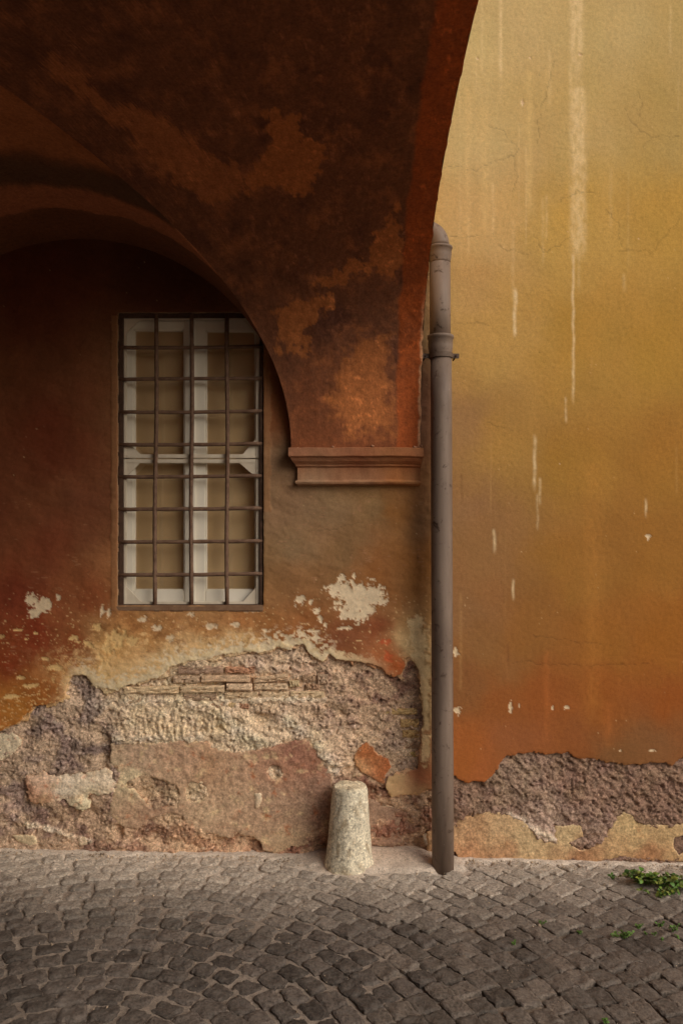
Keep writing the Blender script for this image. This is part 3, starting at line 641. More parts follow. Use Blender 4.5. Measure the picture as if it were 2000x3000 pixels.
patch([(1035, 2219), (1050, 2195), (1073, 2178), (1093, 2190), (1107, 2214), (1136, 2228), (1143, 2247), (1133, 2271), (1131, 2302), (1107, 2295), (1078, 2276), (1059, 2262), (1040, 2247)], .006,
      [(1070, 2215, (146, 76, 30)), (1110, 2245, (150, 92, 54)), (1045, 2240, (176, 142, 102)), (1100, 2285, (150, 106, 76)), (1130, 2240, (156, 84, 44))], seed=17, amp=3, desat=.05, skirt=.045, label='orange plaster flake hanging above the bollard')
patch([(1035, 2270), (1062, 2265), (1060, 2280), (1034, 2278)], .010, [(1050, 2270, (176, 146, 108))], seed=18, amp=2)
patch([(1050, 2335), (1076, 2338), (1126, 2367), (1174, 2367), (1181, 2386), (1169, 2420), (1184, 2444), (1179, 2472), (1150, 2487), (1107, 2482), (1050, 2468)], .014, [(1100, 2400, (146, 112, 86)), (1140, 2450, (136, 98, 74)), (1160, 2390, (140, 104, 80))], seed=19, spots=[((110, 78, 60), .45, 24, 3)])
patch([(1238, 2452), (1252, 2445), (1272, 2452), (1275, 2480), (1250, 2482), (1240, 2468)], .012, [(1255, 2465, (160, 134, 108))], seed=21, amp=3)
patch(P8, .008, [(1350, 2440, (160, 126, 90)), (1370, 2490, (158, 112, 76)), (1450, 2420, (168, 140, 102)), (1550, 2470, (164, 140, 102)), (1480, 2520, (150, 110, 76)), (1660, 2445, (172, 148, 108)), (1850, 2430, (170, 144, 100)), (1950, 2460, (164, 136, 94)), (1800, 2490, (162, 130, 90)), (1900, 2510, (140, 96, 62)), (1700, 2520, (140, 98, 66)), (1400, 2400, (156, 120, 84))],
      ([(1978, 2460), (2010, 2450), (2020, 2500), (1990, 2510), (1975, 2485)],), seed=23, amp=3, var=.07, desat=.12, spots=[((140, 98, 64), .62, 50, 3)], label='cream plaster remnant along the base right of the pipe')

# -- bricks showing in the broken patch
def brick(x0, x1, y0, y1, c, front=.006, tilt=0.0, rough=1.0, name='brick'):
    nx, nz, nyd = 14, 6, 2
    cx, cz = float(PX((x0 + x1) / 2)), float(PZ((y0 + y1) / 2)); hx, hz = (x1 - x0) / 2 / S, (y1 - y0) / 2 / S
    u = np.linspace(-1, 1, nx); v = np.linspace(-1, 1, nz)
    U, Vv = np.meshgrid(u, v)
    sd = random.randint(0, 60)
    e = np.maximum(np.abs(U) ** 14, np.abs(Vv) ** 8)
    X = U * hx * (1 + .03 * rough * fbm(Vv * 2 + sd, U * 0 + sd, 2, 3)); Z = Vv * hz * (1 + .12 * rough * fbm(U * 2.5 + sd, Vv * .3, 2, 6))
    Y = front + .003 * e + .0035 * rough * fbm(U * 5 + sd, Vv * 2, 4, 2, .65) + .010 * sstep(.25, .6, fbm(U * 2.5 + sd, Vv * 1.2 + sd, 3, 9)) * rough
    top = np.stack([X, Y, Z], -1).reshape(-1, 3)
    ring = [i for i in range(nx)] + [r * nx + nx - 1 for r in range(1, nz)] + [(nz - 1) * nx + i for i in range(nx - 2, -1, -1)] + [r * nx for r in range(nz - 2, 0, -1)]
    back = top[ring].copy(); back[:, 1] = .07
    V = np.concatenate([top, back]); n0 = nx * nz; L = len(ring)
    Q = list(grid_quads(nz, nx)) + [[ring[k], n0 + k, n0 + (k + 1) % L, ring[(k + 1) % L]] for k in range(L)]
    C = np.tile(alb(c), (len(V), 1)) * (1 + .12 * np.random.RandomState(sd).randn(len(V)))[:, None].clip(.6, 1.4)
    o = mesh_np(name, V, Q, C, M['brick'], building, False)
    o.location = (cx, 0, cz); o.rotation_euler = (0, tilt, 0)
BR = [(590, 731, 1979, 1999, (168, 142, 116), .002), (663, 738, 2004, 2023, (180, 156, 130), .002), (741, 843, 1980, 1997, (166, 142, 116), .008), (507, 584, 1982, 2001, (154, 132, 110), .008), (528, 657, 2010, 2029, (172, 150, 122), .005), (362, 522, 2012, 2032, (176, 154, 124), .003),
      (659, 744, 1956, 1973, (152, 114, 90), .014), (520, 652, 1952, 1976, (140, 116, 98), .010), (930, 961, 1977, 2004, (150, 128, 108), .004), (744, 843, 2004, 2024, (172, 150, 124), .010), (657, 754, 2030, 2048, (170, 148, 120), .012), (760, 845, 2029, 2048, (172, 150, 122), .012), (850, 950, 2028, 2046, (174, 152, 122), .010),
      (538, 632, 2036, 2055, (140, 118, 98), .012), (846, 876, 1996, 2014, (164, 146, 116), .010), (884, 922, 1980, 1998, (140, 116, 94), .012), (895, 912, 2006, 2022, (150, 124, 100), .012), (914, 934, 2006, 2022, (146, 118, 96), .012), (616, 650, 2064, 2078, (140, 112, 90), .014), (660, 690, 2062, 2077, (158, 136, 100), .014), (700, 728, 2064, 2080, (140, 106, 84), .015),
      (365, 410, 2046, 2064, (160, 138, 114), .012), (1124, 1222, 2078, 2096, (158, 132, 92), .012), (1174, 1227, 2110, 2133, (154, 126, 86), .010), (1179, 1231, 2142, 2164, (150, 122, 82), .012), (1172, 1226, 2176, 2196, (132, 106, 84), .015), (1186, 1222, 2206, 2222, (152, 130, 84), .016)]
for i, a in enumerate(BR):
    a = (*a[:5], a[5] + (.000 if i < 7 else .005))
    brick(*a, tilt=(random.uniform(-.02, .02) - (.10 if i == 2 else 0)), rough=1.0 if i > 1 else .5)

patch([(744, 2328), (764, 2326), (766, 2345), (758, 2368), (748, 2372), (743, 2350)], .006, [(755, 2340, (206, 188, 156)), (752, 2366, (150, 112, 76))], seed=27, amp=2, bulge=.008, label='small whitish stub standing out of the pink plaster')

# ------------------------------------------------------------------ window and grille
x0, x1, z0, z1 = float(PX(WIN[0])), float(PX(WIN[1])), float(PZ(WIN[3])), float(PZ(WIN[2]))
def box_obj(name, x0, x1, y0, y1, z0, z1, mat, parent, bev=.003):
    bm = bmesh.new(); bm_box(bm, x0, x1, y0, y1, z0, z1, bev); return bm_obj(name, bm, mat, parent)
def frame_obj(name, x0, x1, z0, z1, wl, wr, wt, wb_, y0, y1, mat, parent, bev=.003):
    bm = bmesh.new()
    bm_box(bm, x0, x0 + wl, y0, y1, z0, z1, bev); bm_box(bm, x1 - wr, x1, y0, y1, z0, z1, bev)
    bm_box(bm, x0 + wl, x1 - wr, y0 + .001, y1 - .001, z1 - wt, z1, bev); bm_box(bm, x0 + wl, x1 - wr, y0 + .001, y1 - .001, z0, z0 + wb_, bev)
    return bm_obj(name, bm, mat, parent)
# reveal: four plastered faces with a little wobble
V = []; Q = []
for k, y in enumerate((.004, .05, .11, .24)):
    V += [(x0, y, z0), (x1, y, z0), (x1, y, z1), (x0, y, z1)]
for k in range(3):
    for j in range(4):
        Q.append([k * 4 + j, k * 4 + (j + 1) % 4, k * 4 + 4 + (j + 1) % 4, k * 4 + 4 + j])
window = mesh_np('window', V, Q, None, M['reveal'], building, False)
window['label'] = 'white casement window behind an iron grille'
SC = lambda px, py, y: W(px, py, y)
def rect(pa, pb, y):
    a, b = W(pa[0], pa[1], y), W(pb[0], pb[1], y)
    return a.x, b.x, b.z, a.z
k_ = 1 / S
# fixed outer frame
a = rect((352, 922), (767, 1772), .10)
frame_obj('outer_frame', x0 - .004, x1 + .004, z0 + .004, z1 - .004, .035, .030, .030, .020, .105, .15, M['white'], window)
cas = [((366, 936), (562, 1768), 28, 21, 32, 40), ((564, 938), (764, 1768), 40, 16, 32, 40)]
for (pa, pb, l, r, t, bb) in cas:
    a = rect(pa, pb, .085)
    fo = frame_obj('casement', a[0], a[1], a[2], a[3], l * k_, r * k_, t * k_, bb * k_, .085, .125, M['white'], window, .004)
    frame_obj('glazing_bead', a[0] + l * k_, a[1] - r * k_, a[2] + bb * k_, a[3] - t * k_, .006, .006, .006, .006, .092, .112, M['white'], window, .002)
    box_obj('pane', a[0] + l * k_ - .004, a[1] - r * k_ + .004, .110, .114, a[2] + bb * k_ - .004, a[3] - t * k_ + .004, M['glass'], window, 0)
    box_obj('reflection_backing', a[0] + l * k_ - .008, a[1] - r * k_ + .008, .121, .124, a[2] + .01, a[3] - .01, M['reflection_backing'], window, 0)  # tan sheet added behind the glass, its tone standing in for a reflection
a = rect((562, 936), (590, 1768), .08)
box_obj('meeting_stile', a[0], a[0] + .024, .072, .084, a[2], a[3], M['white'], window, .004)
box_obj('room_back', x0 - .1, x1 + .1, .245, .26, z0 - .1, z1 + .1, M['dark_room'], window, 0)
# insect screens (upper and lower) with corner gussets
for (pa, pb) in (((361, 926), (762, 1343)), ((361, 1346), (762, 1774))):
    a = rect(pa, pb, .045)
    frame_obj('screen_frame', a[0], a[1], a[2], a[3], .021, .021, .021, .021, .045, .062, M['white_screen'], window, .0025)
    g = .082
    for sx, sz in ((0, 0), (1, 0), (0, 1), (1, 1)):
        cx = a[0] + .019 if sx == 0 else a[1] - .019; cz = a[2] + .019 if sz == 0 else a[3] - .019
        dx = g * random.uniform(.85, 1.1) * (1 if sx == 0 else -1); dz = g * random.uniform(.85, 1.1) * (1 if sz == 0 else -1)
        vv = [(cx, cz), (cx + dx, cz), (cx, cz + dz)]
        V = [(p[0], .049, p[1]) for p in vv] + [(p[0], .058, p[1]) for p in vv]
        mesh_np('corner_gusset', V, [[i, (i + 1) % 3, 3 + (i + 1) % 3, 3 + i] for i in range(3)], None, M['white_screen'], window, False, [[0, 1, 2], [3, 5, 4]])
box_obj('sill', x0 - .01, x1 + .004, -.006, .10, z0 - .03, z0 + .004, M['reveal'], window, .006)

for o in window.children:
    if not o.name.startswith(('sill', 'room_back')): o.location.y -= .015
a = rect((349, 917), (770, 1776), .012)
grille = frame_obj('window_grille', a[0], a[1], a[2], a[3], .022, .016, .024, .010, .012, .030, M['iron_dark'], building, .002)
grille['label'] = 'rusty iron bar grille over the window'
HY = [1016, 1110, 1205, 1301, 1395, 1490, 1586, 1682]
VX = [(460, 453), (563, 560), (666, 665)]
gy_ = .018
for j, y in enumerate(HY):
    pts = []; n = 13
    xa, xb = 351 - j * .6, 769
    sag = random.uniform(-1, 2.5)
    for i in range(n):
        t = i / (n - 1); pts.append(W(xa + (xb - xa) * t, y + 2 - 3.5 * t + sag * math.sin(t * 3.1) + random.uniform(-.5, .5), gy_ + random.uniform(-.0008, .0008)))
    tube('bar', pts, [.0102 * random.uniform(.94, 1.06) for _ in range(n)], M['iron'], grille, 10, True, .03)
for (xa, xb) in VX:
    ys = [919]
    for y in HY: ys += [y - 30, y - 11, y, y + 11, y + 30]
    ys.append(1775); pts = []; rr = []
    ph = random.uniform(0, 6)
    for i, y in enumerate(ys):
        t = (y - 919) / (1775 - 919)
        pts.append(W(xa + (xb - xa) * t + 1.3 * math.sin(t * 9 + ph), y, gy_)); rr.append(.0135 if y in HY else .0108 * random.uniform(.95, 1.05))
    tube('bar', pts, rr, M['iron'], grille, 10, True, .03)

# ================================================================== VAULTED ARCHWAY
ZS, HR, HA, NE, D0 = 2.135, 1.170, 2.30, 2.7, 0.05
XE = 0.408                              # street-side edge of the arch
XC, RL, RAKE = -1.36, 1.10, 0.03
def Bz(d):
    u = np.abs(1 - (d - D0) / HA)
    return ZS + HR * np.clip(1 - u ** NE, 0, 1) ** (1 / NE)
arch = empty('vaulted_archway', (0.4, -2.3, 0))
arch.location = (0, 0, 0)
tag(arch, 'dark soot-stained vault of the archway over the street with a groin above the window', 'archway')
def groin(phi):
    zt = ZS + RL * math.sin(phi)
    lo_, hi_ = D0, D0 + HA
    for _ in range(40):
        m_ = (lo_ + hi_) / 2
        if float(Bz(m_)) < zt + RAKE * m_: lo_ = m_
        else: hi_ = m_
    return (lo_ + hi_) / 2
NPH = 300
phis = np.linspace(.0005, math.pi - .0005, NPH)
dg = np.array([groin(p) for p in phis])
VA = [(330, 300), (470, 330), (560, 410), (650, 450), (725, 530), (705, 580), (600, 595), (530, 560), (440, 480), (370, 400), (250, 300), (120, 190), (180, 160)]
VB = [(760, 325), (870, 330), (900, 390), (960, 420), (950, 470), (905, 570), (800, 550), (720, 560), (730, 500), (790, 430)]
VC = [(905, 835), (1000, 775), (1080, 740), (1120, 640), (1170, 600), (1185, 720), (1150, 815), (1060, 800), (980, 840)]
VD = [(790, 900), (950, 860), (990, 885), (900, 960), (935, 1000), (880, 1040), (820, 1020), (800, 960)]
VE = [(1040, 960), (1150, 960), (1180, 1290), (1000, 1290), (930, 1180), (960, 1090)]
def vault_colour(X, D, Zz):
    """soot-stained lime paint: worn orange patches on a blackened ground (surveyed outlines carried on to the vault)"""
    px, py = to_survey(X, -D, Zz)
    a = px + 30 * fbm(px / 60, py / 60, 5, 3, .6); b = py + 30 * fbm(px / 60, py / 60, 5, 8, .6)
    base = np.broadcast_to(alb((100, 62, 42)), px.shape + (3,)).copy()
    n1 = fbm(px / 150, py / 150, 5, 13, .6); n2 = fbm(px / 85, py / 85, 6, 23, .66)
    base = mix(base, np.broadcast_to(alb((80, 48, 35)), base.shape), sstep(0, .7, n1))
    base = mix(base, np.broadcast_to(alb((134, 82, 50)), base.shape), sstep(-.05, .8, n2) * .75)
    base = mix(base, np.broadcast_to(alb((104, 58, 32)), base.shape), sstep(950, 1280, py + 60 * n2) * sstep(780, 900, px) * .8)
    for k, pl in enumerate((VA, VB, VC, VD, VE)):
        s = poly_sdf(a, b, pl) + 26 * fbm(px / 34, py / 34, 5, 30 + k, .62) - 6
        base = mix(base, np.broadcast_to(alb((152, 92, 50) if k else (150, 92, 54)), base.shape), sstep(-3, 5 if k < 4 else 45, s) * (.8 if k else .7))
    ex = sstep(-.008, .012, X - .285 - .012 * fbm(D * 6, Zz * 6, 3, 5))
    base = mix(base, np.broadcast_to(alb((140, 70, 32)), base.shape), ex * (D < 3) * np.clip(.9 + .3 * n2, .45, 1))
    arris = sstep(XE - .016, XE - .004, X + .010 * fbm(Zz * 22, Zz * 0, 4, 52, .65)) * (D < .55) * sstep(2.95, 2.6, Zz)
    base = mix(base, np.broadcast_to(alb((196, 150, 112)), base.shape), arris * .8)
    chipv = sstep(.30, .38, fbm(px / 26, py / 20, 5, 47, .68)) * sstep(-.2, .4, fbm(px / 160, py / 160, 3, 48))
    base = mix(base, base * 1.55, chipv)
    base *= (1 + .16 * n2 + .20 * fbm(px / 16, py / 16, 4, 43, .68))[..., None]
    return base
NT = 400
def profile(dstart, n=NT, dend=None):
    t0 = math.acos(np.clip(1 - (dstart - D0) / HA, -1, 1)); t1 = math.pi
    k = np.interp(np.linspace(0, 1, n), [0, .85, 1], [0, .62, 1])
    return D0 + HA * (1 - np.cos(t0 + (t1 - t0) * k))
xs = list(XC + RL * np.cos(phis))                     # descending from the right springing
ds = [profile(d) for d in dg]
rx = list(np.linspace(XE, XC + RL, 130))[:-1]
lx = list(XC - RL - np.linspace(.05, 5.4, 30))
allx = rx + xs + lx
alld = [profile(D0)] * len(rx) + ds + [profile(D0)] * len(lx)
D = np.array(alld).T; X = np.tile(np.array(allx), (NT, 1)); Zv = Bz(D)
rip = .005 * fbm(X * 4, D * 4, 4, 3) + .002 * fbm(X * 22, D * 22, 3, 6)
cedge = np.clip((X - XE + .02) / .02, 0, 1)
Xw = X + cedge * .007 * fbm(D * 9 + Zv * 9, X * 0, 4, 2)
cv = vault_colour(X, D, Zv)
gm = np.zeros_like(X); 
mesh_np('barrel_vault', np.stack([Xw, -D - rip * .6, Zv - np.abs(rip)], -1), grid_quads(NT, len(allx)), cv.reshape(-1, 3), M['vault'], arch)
# lunette cut into the barrel over the window
NL = 60
t = np.linspace(0, 1, NL)
D = t[:, None] * dg[None, :]; X = np.tile(XC + RL * np.cos(phis), (NL, 1)); Zv = ZS + RL * np.sin(phis)[None, :] + RAKE * D
k = fbm(X * 3, D * 5, 4, 7)
dd = D + .05 * k + .02 * fbm(X * 14, D * 14, 3, 9)
cv = np.broadcast_to(alb((100, 62, 38)), D.shape + (3,)).copy()
cv = mix(cv, np.broadcast_to(alb((76, 54, 37)), cv.shape), sstep(.60, .66, dd) * (1 - sstep(.80, .92, dd)) * .9)
cv = mix(cv, np.broadcast_to(alb((136, 84, 56)), cv.shape), sstep(.36, .40, dd) * (1 - sstep(.60, .64, dd)))
cv = mix(cv, np.broadcast_to(alb((136, 84, 50)), cv.shape), sstep(.86, .96, dd))
cv = cv * (1 + .15 * k)[..., None]
step_ = -.010 * sstep(.37, .40, dd) + .010 * sstep(.62, .65, dd)
Vl = np.stack([X - np.cos(phis)[None, :] * np.abs(step_) * 0, -D, Zv + step_ * np.sin(phis)[None, :] - .003 * np.abs(k) * (t[:, None] < .97)], -1)
Vl[-1, :, 2] = Bz(dg) - .001
mesh_np('lunette_vault', Vl, grid_quads(NL, NPH)[:, ::-1], cv.reshape(-1, 3), M['vault'], arch)
# arch street face; unseen upper storey and roof added to keep sky off the vault
dl = profile(D0, 90)
for nm, xx, flip in (('spandrel_wall', XE + .001, 1), ('spandrel_wall', XC - RL - 5.4, -1)):
    V = np.concatenate([np.stack([np.full(90, xx), -dl, Bz(dl)], -1), np.stack([np.full(90, xx), -dl, np.full(90, 6.6)], -1)])
    i = np.arange(89); Q = np.stack([i, i + 1, i + 91, i + 90], -1)
    mesh_np(nm, V, Q if flip > 0 else Q[:, ::-1], None, M['ochre_far'], arch, False)
box_obj('sky_blocking_roof', XC - RL - 5.5, XE + .05, -6.0, .4, 6.6, 6.8, M['ochre_far'], arch, 0)
# impost cornice: moulding run along the wall with a return on the left
prof = [(.0, 2.136), (.086, 2.136), (.088, 2.133), (.088, 2.094), (.085, 2.090), (.074, 2.088), (.072, 2.080), (.064, 2.068), (.052, 2.058), (.045, 2.052), (.043, 2.044), (.036, 2.040), (.032, 2.036), (.030, 1.976), (.031, 1.972), (.043, 1.970), (.047, 1.962), (.043, 1.953), (.030, 1.950), (.0, 1.945)]
NXC = 60
bx0 = -.228; bx1 = .408
V = []
for (d, z) in prof:
    xl = bx0 - max(d - .032, 0) * .78 - (.0 if d > .001 else -.0)
    xr = bx1 + max(d - .032, 0) * .25
    row = []
    for i in range(NXC):
        u = i / (NXC - 1); x = xl + (xr - xl) * u
        w1 = .0032 * float(fbm(np.array([x * 9]), np.array([z * 30]), 3, 4)[0]); w2 = .003 * float(fbm(np.array([x * 6]), np.array([3.0]), 3, 14)[0])
        row.append((x, -(d + w1), z + w2 * (1 if d > .001 else 1)))
    V.append([(xl, .01, z)] + row + [(xr, .01, z)])
nr, nc = len(V), NXC + 2
Va = np.array(V).reshape(-1, 3)
PXc, PYc = to_survey(Va[:, 0], Va[:, 1], Va[:, 2])
ccor = idw([(860, 1325, (128, 88, 66)), (1000, 1325, (122, 80, 56)), (1150, 1325, (124, 80, 50)), (1230, 1325, (132, 88, 58)), (880, 1360, (126, 80, 54)), (1050, 1360, (116, 64, 40)), (1200, 1360, (122, 66, 38)), (900, 1395, (122, 90, 64)), (1050, 1395, (118, 78, 52)), (1180, 1395, (136, 84, 42)), (900, 1415, (146, 122, 98)), (1050, 1415, (144, 114, 86)), (1200, 1415, (146, 106, 70))], PXc + 12 * fbm(PXc / 30, PYc / 30, 3, 5), PYc + 5 * fbm(PXc / 30, PYc / 30, 3, 6))
ccor *= (1.0 + .20 * fbm(PXc / 25, PYc / 14, 4, 7))[:, None]
mesh_np('impost_cornice', Va, grid_quads(nr, nc), ccor, M['plaster'], arch, False)['label'] = 'moulded impost cornice beside the window'
# lumps of mortar stuck on the cornice
for (px, py, r) in ((975, 1307, .008), (1090, 1305, .010), (1215, 1309, .012), (1232, 1304, .009), (872, 1311, .008)):
    c = W(px, py + 2, -.075); bm = bmesh.new(); bmesh.ops.create_icosphere(bm, subdivisions=2, radius=r)
    for v in bm.verts: v.co = v.co * random.uniform(.75, 1.2); v.co.z *= .7
    bmesh.ops.translate(bm, verts=bm.verts, vec=c); bm_obj('mortar_lump', bm, M['cornice'], arch, True)

# the building across the street, carrying the far side of the vault (seen in the window panes)
far = box_obj('opposite_building', -7.9, XE, -6.0, -(D0 + 2 * HA) - .002, -.3, 6.59, M['ochre_far'], None, .01)
tag(far, 'ochre wall across the street that carries the far side of the vault', 'building')

# ================================================================== STREET
def gz(x, y): return -.02 * x + .004 * np.sin(x * 2.1 + 1) * np.exp(y * .5) + 0 * y
street = None
def bank(x, y):
    px = 1000 + x * S
    d = -y
    g = np.exp(-((px - 1110) / 170) ** 4) * np.exp(-np.clip(d, 0, 9) / .14) * .042
    g = g + .003 * np.exp(-np.clip(d, 0, 9) / .03)
    return g
xa = np.concatenate([-np.geomspace(40, 2.45, 16), np.arange(-2.4, 2.4, .0085), np.geomspace(2.45, 40, 16)])
ya = np.concatenate([[.3, .12], np.arange(.06, -1.62, -.0075), -np.geomspace(1.65, 60, 26)])
GX, GY = np.meshgrid(xa.astype(np.float32), ya.astype(np.float32))
dW = -GY
fillL = sstep(.9, -.5, GX)                                        # joints fuller on the left
dustw = sstep(.50, .06, dW + .10 * fbm(GX * 3, GY * 3, 3, 4) - .10 * np.exp(-((GX - .12) / .35) ** 2) + .0 * GX)
depth = .017 - .006 * fillL + .006 * fbm(GX * 5, GY * 5, 3, 15)
cover = sstep(.045, .0, dW + .06 * fbm(GX * 5, GY * 5, 3, 44) - .15 * np.exp(-((GX - .22) / .36) ** 4))
depth = (depth - .001 * dustw) * (1 - cover) + cover * (-.0035 + .004 * fbm(GX * 6, GY * 6, 3, 8))
GZ = gz(GX, GY) - depth + bank(GX, GY) + .0025 * fbm(GX * 30, GY * 30, 3, 5)
far_m = sstep(2.3, 2.6, np.maximum(np.abs(GX), dW + .7))
GZ = GZ * (1 - far_m) + (gz(np.clip(GX, -3, 3), np.clip(GY, -3, 0)) - .025) * far_m
dirtc = np.broadcast_to(alb((118, 107, 97)), GX.shape + (3,)).copy()
dirtc = mix(dirtc, np.broadcast_to(alb((170, 158, 145)), dirtc.shape), dustw * .95)
dirtc = mix(dirtc, np.broadcast_to(alb((92, 80, 68)), dirtc.shape), sstep(0, .8, GX) * (1 - dustw) * .7)
dirtc = mix(dirtc, np.broadcast_to(alb((158, 136, 118)), dirtc.shape), np.clip(bank(GX, GY) / .035, 0, 1) * .6)
dirtc *= (1 + .14 * fbm(GX * 8, GY * 8, 4, 19) + .1 * fbm(GX * 40, GY * 40, 3, 20))[..., None]
street = mesh_np('cobbled_street', np.stack([GX, GY, GZ], -1), grid_quads(*GX.shape)[:, ::-1], dirtc.reshape(-1, 3), M['dirt'], None)
tag(street, kind='structure')

def stone_mesh(name, rounded, seed):
    """worn basalt block: chipped outline, flat uneven top, short broken bevel"""
    r = np.random.RandomState(seed); n = 13
    u = np.linspace(-1, 1, n); u = np.sign(u) * np.abs(u) ** .7
    U, Vv = np.meshgrid(u, u)
    kk = .34 if rounded else .12
    x = U * np.sqrt(1 - kk * Vv ** 2 / 2); y = Vv * np.sqrt(1 - kk * U ** 2 / 2)
    an = np.arctan2(Vv, U); s = np.maximum(np.abs(U), np.abs(Vv)); o = seed * 3.7
    wob = 1 + (.15 * fbm(np.cos(an) * 1.1 + o, np.sin(an) * 1.1 + o, 2, seed % 20) + .07 * fbm(np.cos(an) * 4 + o, np.sin(an) * 4, 2, seed % 17)) * s
    x = x * wob + r.uniform(-.05, .05) * y; y = y * wob
    bev = sstep(.72 if rounded else .84, 1.0, s + .10 * fbm(np.cos(an) * 3 + o, np.sin(an) * 3, 2, seed % 13))
    z = -(.30 if rounded else .24) * bev + .22 * fbm(U * 1.0 + o, Vv * 1.0, 2, seed % 15) + .12 * fbm(U * 3.2 + o, Vv * 3.2, 3, 5, .6)
    z = z + r.uniform(-.10, .10) * U + r.uniform(-.10, .10) * Vv
    top = np.stack([x, y, z], -1).reshape(-1, 3)
    ring = [i for i in range(n)] + [q * n + n - 1 for q in range(1, n)] + [(n - 1) * n + i for i in range(n - 2, -1, -1)] + [q * n for q in range(n - 2, 0, -1)]
    low = top[ring].copy(); low[:, 2] = -2.2; low[:, :2] *= .98
    V = np.concatenate([top, top[ring], low]); L = len(ring); b = n * n
    Q = np.array(list(grid_quads(n, n)) + [[b + i, b + L + i, b + L + (i + 1) % L, b + (i + 1) % L] for i in range(L)])
    return V, Q
VARS = [stone_mesh('s', True, 3 + i) for i in range(12)] + [stone_mesh('s', False, 33 + i) for i in range(12)]
MESHES = []
for V, Q in VARS:
    o = mesh_np('cobblestone', V, Q, None, M['stone'], None)
    MESHES.append(o.data); bpy.data.objects.remove(o)
CX, CY = -.85, -1.78
stones = []
r_ = .12
rng = random.Random(5)
row = 0
while r_ < 6.5:
    pitch = .112 + .010 * math.sin(row * 1.7)
    n = max(6, int(2 * math.pi * r_ / pitch)); off = rng.random()
    for i in range(n):
        a_ = 2 * math.pi * (i + off) / n + rng.uniform(-.06, .06) * pitch / r_
        x = CX + r_ * math.cos(a_); y = CY + r_ * math.sin(a_)
        # the bond drifts a little
        x += .018 * math.sin(y * 3 + 1) ; y += .012 * math.sin(x * 4)
        if not (-3.4 < x < 3.4 and -3.1 < y < -.012): continue
        stones.append((x, y, a_, pitch, rng.random(), rng.random()))
    r_ += .094 + .006 * math.sin(row * 2.3); row += 1
def in_frame(x, y):
    k = F / (CAM_D + y); px = 1000 + x * k; py = HOR + EYE * k
    return -20 < px < 2020 and py < 3045
SV, SQ, SC_ = [], [], []
voff = 0
cnt = 0
inside = [s for s in stones if in_frame(s[0], s[1])]
inside.sort(key=lambda s: s[1])
keep = set(id(s) for s in inside[:300])
for s in stones:
    x, y, a_, pitch, q1, q2 = s
    if math.hypot(x - .04, y + .1) < .15 or math.hypot(x - .52, y + .12) < .085: continue
    left = float(sstep(.75, -.35, x + .35 * (q1 - .5)))
    vi = int(q2 * 11.99) + (0 if q1 < left else 12)
    gap = .0095 * left + .0045 * (1 - left)
    sx = (pitch * rng.uniform(.90, 1.10) - gap) / 2; sy = (.094 * rng.uniform(.90, 1.10) - gap) / 2
    rot = a_ - math.pi / 2 + rng.uniform(-.07, .07)
    d = -y
    du = float(sstep(.98, -.04, d + .22 * (q2 - .5) + .14 * float(sstep(.5, 1.4, x)))) ** 1.25
    z = float(gz(np.array(x), np.array(y))) + rng.uniform(-.0045, .0035) + (0.0 if left > .5 else .001)
    tx, ty = rng.uniform(-.03, .03), rng.uniform(-.03, .03)
    if left < .5: tx += rng.uniform(-.03, .05)
    rotv = Matrix.Rotation(rot, 3, 'Z') @ Matrix.Rotation(tx, 3, 'X') @ Matrix.Rotation(ty, 3, 'Y')
    dark = np.array(alb((76, 69, 64) if left > .5 else (88, 80, 73))) * rng.uniform(.6, 1.35)
    dusty = np.array(alb((172, 162, 150))) * rng.uniform(.85, 1.1)
    c = dark + (dusty - dark) * du * .9
    sc = Vector((sx, sy, .022))
    if id(s) in keep:
        o = bpy.data.objects.new('cobblestone', MESHES[vi]); link(o, street)
        o.matrix_world = Matrix.Translation((x, y, z)) @ rotv.to_4x4() @ Matrix.Diagonal((*sc, 1))
        o.color = (*[float(v) for v in c], 1); cnt += 1
    else:
        V, Q = VARS[vi]
        Vt = (np.array(rotv) @ (V * np.array(sc)).T).T + np.array([x, y, z])
        SV.append(Vt); SQ.append(Q + voff); voff += len(V); SC_.append(np.tile(c, (len(V), 1)))
o = mesh_np('cobblestones_beyond', np.concatenate(SV), np.concatenate(SQ), np.concatenate(SC_), M['stone_joined'], street)
tag(o, kind='stuff')

rs = np.random.RandomState(3)
N = 4200
gxp = rs.uniform(-2.1, 2.1, N); gyp = -np.where(rs.rand(N) < .5, rs.exponential(.45, N), rs.exponential(.035, N)) - .004
V = []; T = []; C = []
tet = np.array([[1, 0, -.3], [-.5, .87, -.3], [-.5, -.87, -.3], [0.1, 0, .8]])
for i in range(N):
    s = rs.uniform(.0012, .0042) * (2.2 if rs.rand() < (.16 if gyp[i] > -.09 else .04) else 1)
    an = rs.uniform(0, 6.3); R = np.array([[math.cos(an), -math.sin(an), 0], [math.sin(an), math.cos(an), 0], [0, 0, 1]])
    v = (tet * rs.uniform(.6, 1.3, (4, 3))) @ R.T * s
    z = float(gz(gxp[i], gyp[i])) + float(bank(np.array(gxp[i]), np.array(gyp[i]))) * 1.0 - .001
    V.append(v + np.array([gxp[i], gyp[i], z])); b = 4 * i
    T += [[b, b + 1, b + 3], [b + 1, b + 2, b + 3], [b + 2, b, b + 3]]
    c0 = alb((150, 132, 112)) * rs.uniform(.35, 1.3); C.append(np.tile(c0, (4, 1)))
o = mesh_np('grit', np.concatenate(V), None, np.concatenate(C), M['dirt'], street, False, T)
tag(o, kind='stuff')

